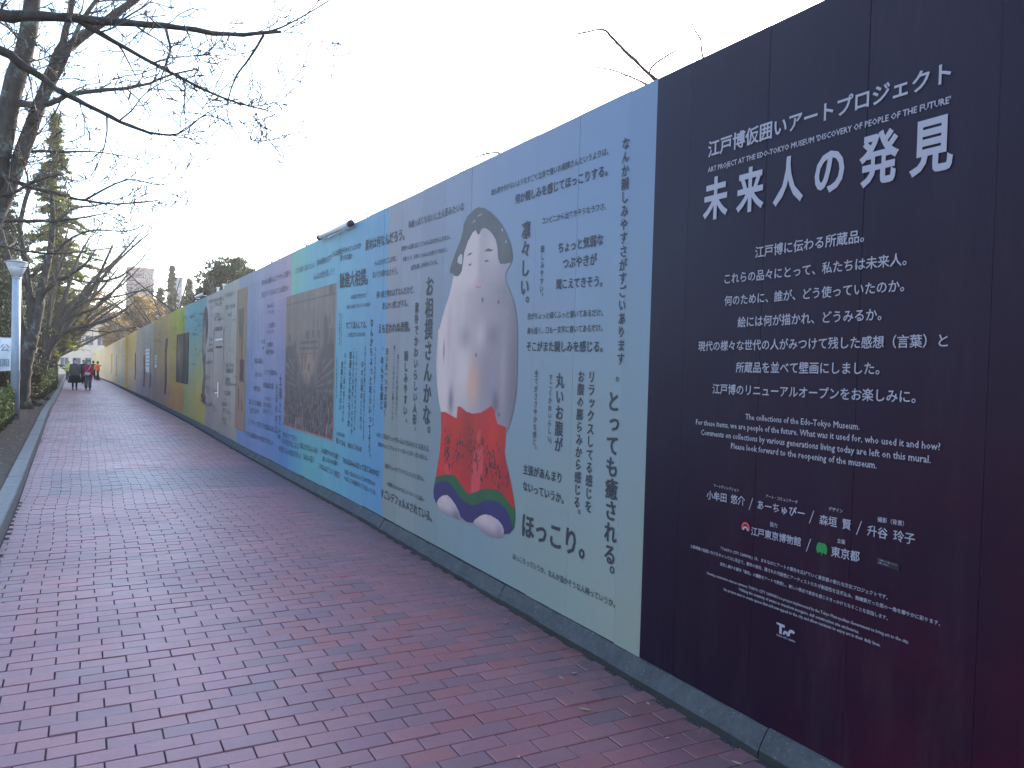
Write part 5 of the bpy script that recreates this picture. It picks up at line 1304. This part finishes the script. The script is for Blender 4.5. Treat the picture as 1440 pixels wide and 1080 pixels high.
person((.10, 66, gz(66)), R(10), 'walker in navy and black half hidden behind the two women', 1.72, (.012,.016,.05), .6, (.02,.02,.025), wide=1.0)
person((1.28, 84, gz(84)), R(75), 'person in orange-red jacket and black trousers reaching toward the hoarding', 1.74, (.85,.10,.03), .5, (.015,.012,.012), (.02,.012,.01), None, None, False, (.55,.35,.04), .12, [(-.34,-.16,1.22), (-.46,-.34,1.26)])
person((.95, 88, gz(88)), R(160), 'dark haired person with a dark backpack behind the orange jacket', 1.80, (.03,.02,.025), .55, (.02,.02,.02), (.02,.012,.012), pack=(.05,.02,.03))
person((-1.05, 78, gz(78)), R(0), 'distant walker in black with a yellow-green top, close to the left kerb', 1.65, (.35,.42,.06), .35, (.015,.018,.012), wide=.95)

# ================================================================ FAR BUILDINGS
def facade_building(label, cat, x0, x1, y, z0, z1, depth, wallc, cols, rows, win=(1.1,1.3), name='building', parapet=True, glass=(.12,.14,.17), balc=False):
    r = empty(name, (x0, y, z0), label, cat); Wd = x1 - x0; H = z1 - z0
    wm = noisy('wall_render', tuple(c*.9 for c in wallc), wallc, .6, .8, .1, .01); gm = mat('window_glass', glass, .15, spec=.7); fm = mat('window_frame', (.6,.58,.54), .5)
    fl = H / rows; cw = Wd / cols; ww, wh = min(win[0], cw * .7), min(win[1], fl * .6)
    # wall with real openings: piers and spandrels
    b = MB(); b.box(0, Wd, .25, depth, 0, H)
    for j in range(rows):
        zb = j * fl + (fl - wh) * .55
        b.box(0, Wd, 0, .25, j * fl, zb); b.box(0, Wd, 0, .25, zb + wh, (j + 1) * fl)
        for i in range(cols + 1):
            xa = 0 if i == 0 else i * cw - (cw - ww) / 2; xb = Wd if i == cols else i * cw + (cw - ww) / 2
            b.box(xa, xb, 0, .25, zb, zb + wh)
    if parapet: b.box(-.15, Wd + .15, -.15, depth + .15, H, H + .5)
    b.build('wall', wm, r)
    for j in range(rows):
        zb = j * fl + (fl - wh) * .55
        for i in range(cols):
            xa = i * cw + (cw - ww) / 2
            f = MB(); f.box(xa, xa + .07, .05, .12, zb, zb + wh); f.box(xa + ww - .07, xa + ww, .05, .12, zb, zb + wh); f.box(xa + .07, xa + ww - .07, .05, .12, zb, zb + .07); f.box(xa + .07, xa + ww - .07, .05, .12, zb + wh - .07, zb + wh); f.box(xa + ww/2 - .03, xa + ww/2 + .03, .05, .12, zb + .07, zb + wh - .07)
            fo = f.build('window', fm, r)
            p = MB(); p.box(xa + .07, xa + ww - .07, .14, .16, zb + .07, zb + wh - .07); p.build('pane', gm, fo)
            if balc:
                q = MB(); q.box(xa - .3, xa + ww + .3, -.9, -.02, zb - .35, zb - .2); q.box(xa - .3, xa + ww + .3, -.9, -.84, zb - .2, zb + .6); q.build('balcony', fm, r)
    return r
facade_building('cream low block with rows of windows closing the far end of the path', 'building', -7, 3.6, 148, gz(148), 9.2, 8, (.86,.66,.50), 6, 3, (1.3,1.6), 'apartment_building')
facade_building('pale pink block to the right of the cream one, half hidden by twigs', 'building', 3.9, 10, 152, gz(150), 8.4, 8, (.80,.52,.40), 4, 3, (1.1,1.4), 'apartment_building')
facade_building('brown tower block standing above the trees behind the hoarding', 'building', 9.0, 14.5, 205, -4, 21.6, 9, (.42,.29,.25), 4, 8, (.9,1.5), 'apartment_building', balc=False)
facade_building('slim grey tower to the right of the brown tower block', 'building', 17.6, 20.2, 200, -4, 19.5, 6, (.33,.33,.37), 2, 8, (.8,1.3), 'office_tower')

# ================================================================ FALLEN LEAVES AND LITTER
def dead_leaf(x, y, s, rz, label, tilt=.2, curl=.25):
    pr = [(0,-1), (.35,-.5), (.42,.1), (.25,.65), (0,1), (-.25,.65), (-.42,.1), (-.35,-.5)]
    V = [(0, -.5, .08 * s), (0, 0, .02), (0, .5, .05 * s)]
    V = [(a*s, b*s, abs(a) * s * curl + .1 * s * b * b) for a, b in pr] + [(0, 0, 0)]
    F = [(8, i, (i+1) % 8) for i in range(8)]
    top = V; n = len(V); V = top + [(a, b, c - .0012) for a, b, c in top]; F = F + [(8+n, (i+1) % 8 + n, i + n) for i in range(8)] + [(i, i+n, (i+1) % 8 + n, (i+1) % 8) for i in range(8)]
    o = link('fallen_leaf', mesh_np('fallen_leaf', V, F, M['leaf_dead']), None, (x, y, gz(y) + .006), (tilt, tilt * .5, rz)); tag(o, label, 'leaf', 'dry leaves lying on the bricks')
for a in [(2.13, 3.12, .030, 1.1, 'largest pale dry leaf lying flat on the bricks near the right kerb'), (2.23, 3.5, .018, .3, 'small pale leaf just beyond the largest one'), (2.33, 3.52, .022, 2.0, 'curled pale leaf touching the right kerb'),
          (2.42, 2.42, .024, .8, 'crumpled pale leaf at the foot of the right kerb, nearest the camera'), (2.30, 2.72, .016, 1.8, 'small leaf in the brick joint beside the kerb'), (1.62, 2.85, .016, 2.6, 'tiny leaf caught in a brick joint in the lower middle'),
          (2.45, 3.05, .014, .2, 'tiny leaf in the silt at the kerb foot'), (1.9, 2.45, .010, .2, 'tiny speck of leaf near the bottom edge'), (1.05, 3.62, .012, 1.5, 'tiny pale leaf out in the middle of the path'), (2.38, 4.4, .016, 2.4, 'small leaf by the kerb under the picture of the doll')]: dead_leaf(*a)
def litter():
    V = []; F = []; rs = random.Random(4)
    for _ in range(2600):
        y = 1.6 + 22 * rs.random() ** 1.6; side = rs.random()
        if side < .7: x = wx(y) - .068 - abs(rs.gauss(0, .05)); z = gz(y)
        elif side < .85: x = wx(y) - .012 - abs(rs.gauss(0, .01)); z = wb(y)
        else: x = lx(y) + .02 + abs(rs.gauss(0, .05)); z = gz(y)
        s = rs.uniform(.0015, .005) * (1.6 if rs.random() < .06 else 1); i = len(V)
        V += [(x - s, y - s*.7, z - .001), (x + s, y - s*.4, z - .001), (x + s*.2, y + s, z - .001), (x, y, z + s*.9)]
        F += [(i, i+1, i+3), (i+1, i+2, i+3), (i+2, i, i+3)]
    tag(link('grit', mesh_np('grit', V, F, noisy('grit', (.05,.045,.04), (.30,.28,.24), 90, .95, 0, .01, 3))), 'loose grit and crumbs along the kerbs', kind='stuff')
litter()
def leaf_litter():
    g = np.random.default_rng(77); n = 1500; Y = g.uniform(8, 60, n); X = np.array([lx(q) for q in Y]) - .25 - g.random(n) * 1.2; Z = np.array([gz(q) for q in Y]) + .10 + g.random(n) * .02
    V, F = leaf_quads(np.stack([X, Y, Z], -1), .02, g, .6); V[:, 2] = np.repeat(Z, 4) + (V[:, 2] - np.repeat(Z, 4)) * .25
    tag(link('leaf_litter', mesh_np('leaf_litter', V, F, M['leaf_dead'])), 'brown leaf litter scattered on the soil at left', kind='stuff')
leaf_litter()

# ================================================================ AIR: thin winter haze round the whole place
def haze_box():
    b = MB(); b.box(-70, 70, -40, 260, -4.2, 23.5)
    hm_ = bpy.data.materials.new('haze'); hm_.use_nodes = True; nt_ = hm_.node_tree; nt_.nodes.clear()
    o_ = nt_.nodes.new('ShaderNodeOutputMaterial'); v_ = nt_.nodes.new('ShaderNodeVolumePrincipled')
    v_.inputs['Color'].default_value = (.98, .94, .88, 1); v_.inputs['Density'].default_value = .0006; v_.inputs['Anisotropy'].default_value = .45
    nt_.links.new(v_.outputs[0], o_.inputs['Volume'])
    o = b.build('haze', hm_); tag(o, 'thin bright winter haze filling the air', kind='stuff')
haze_box()
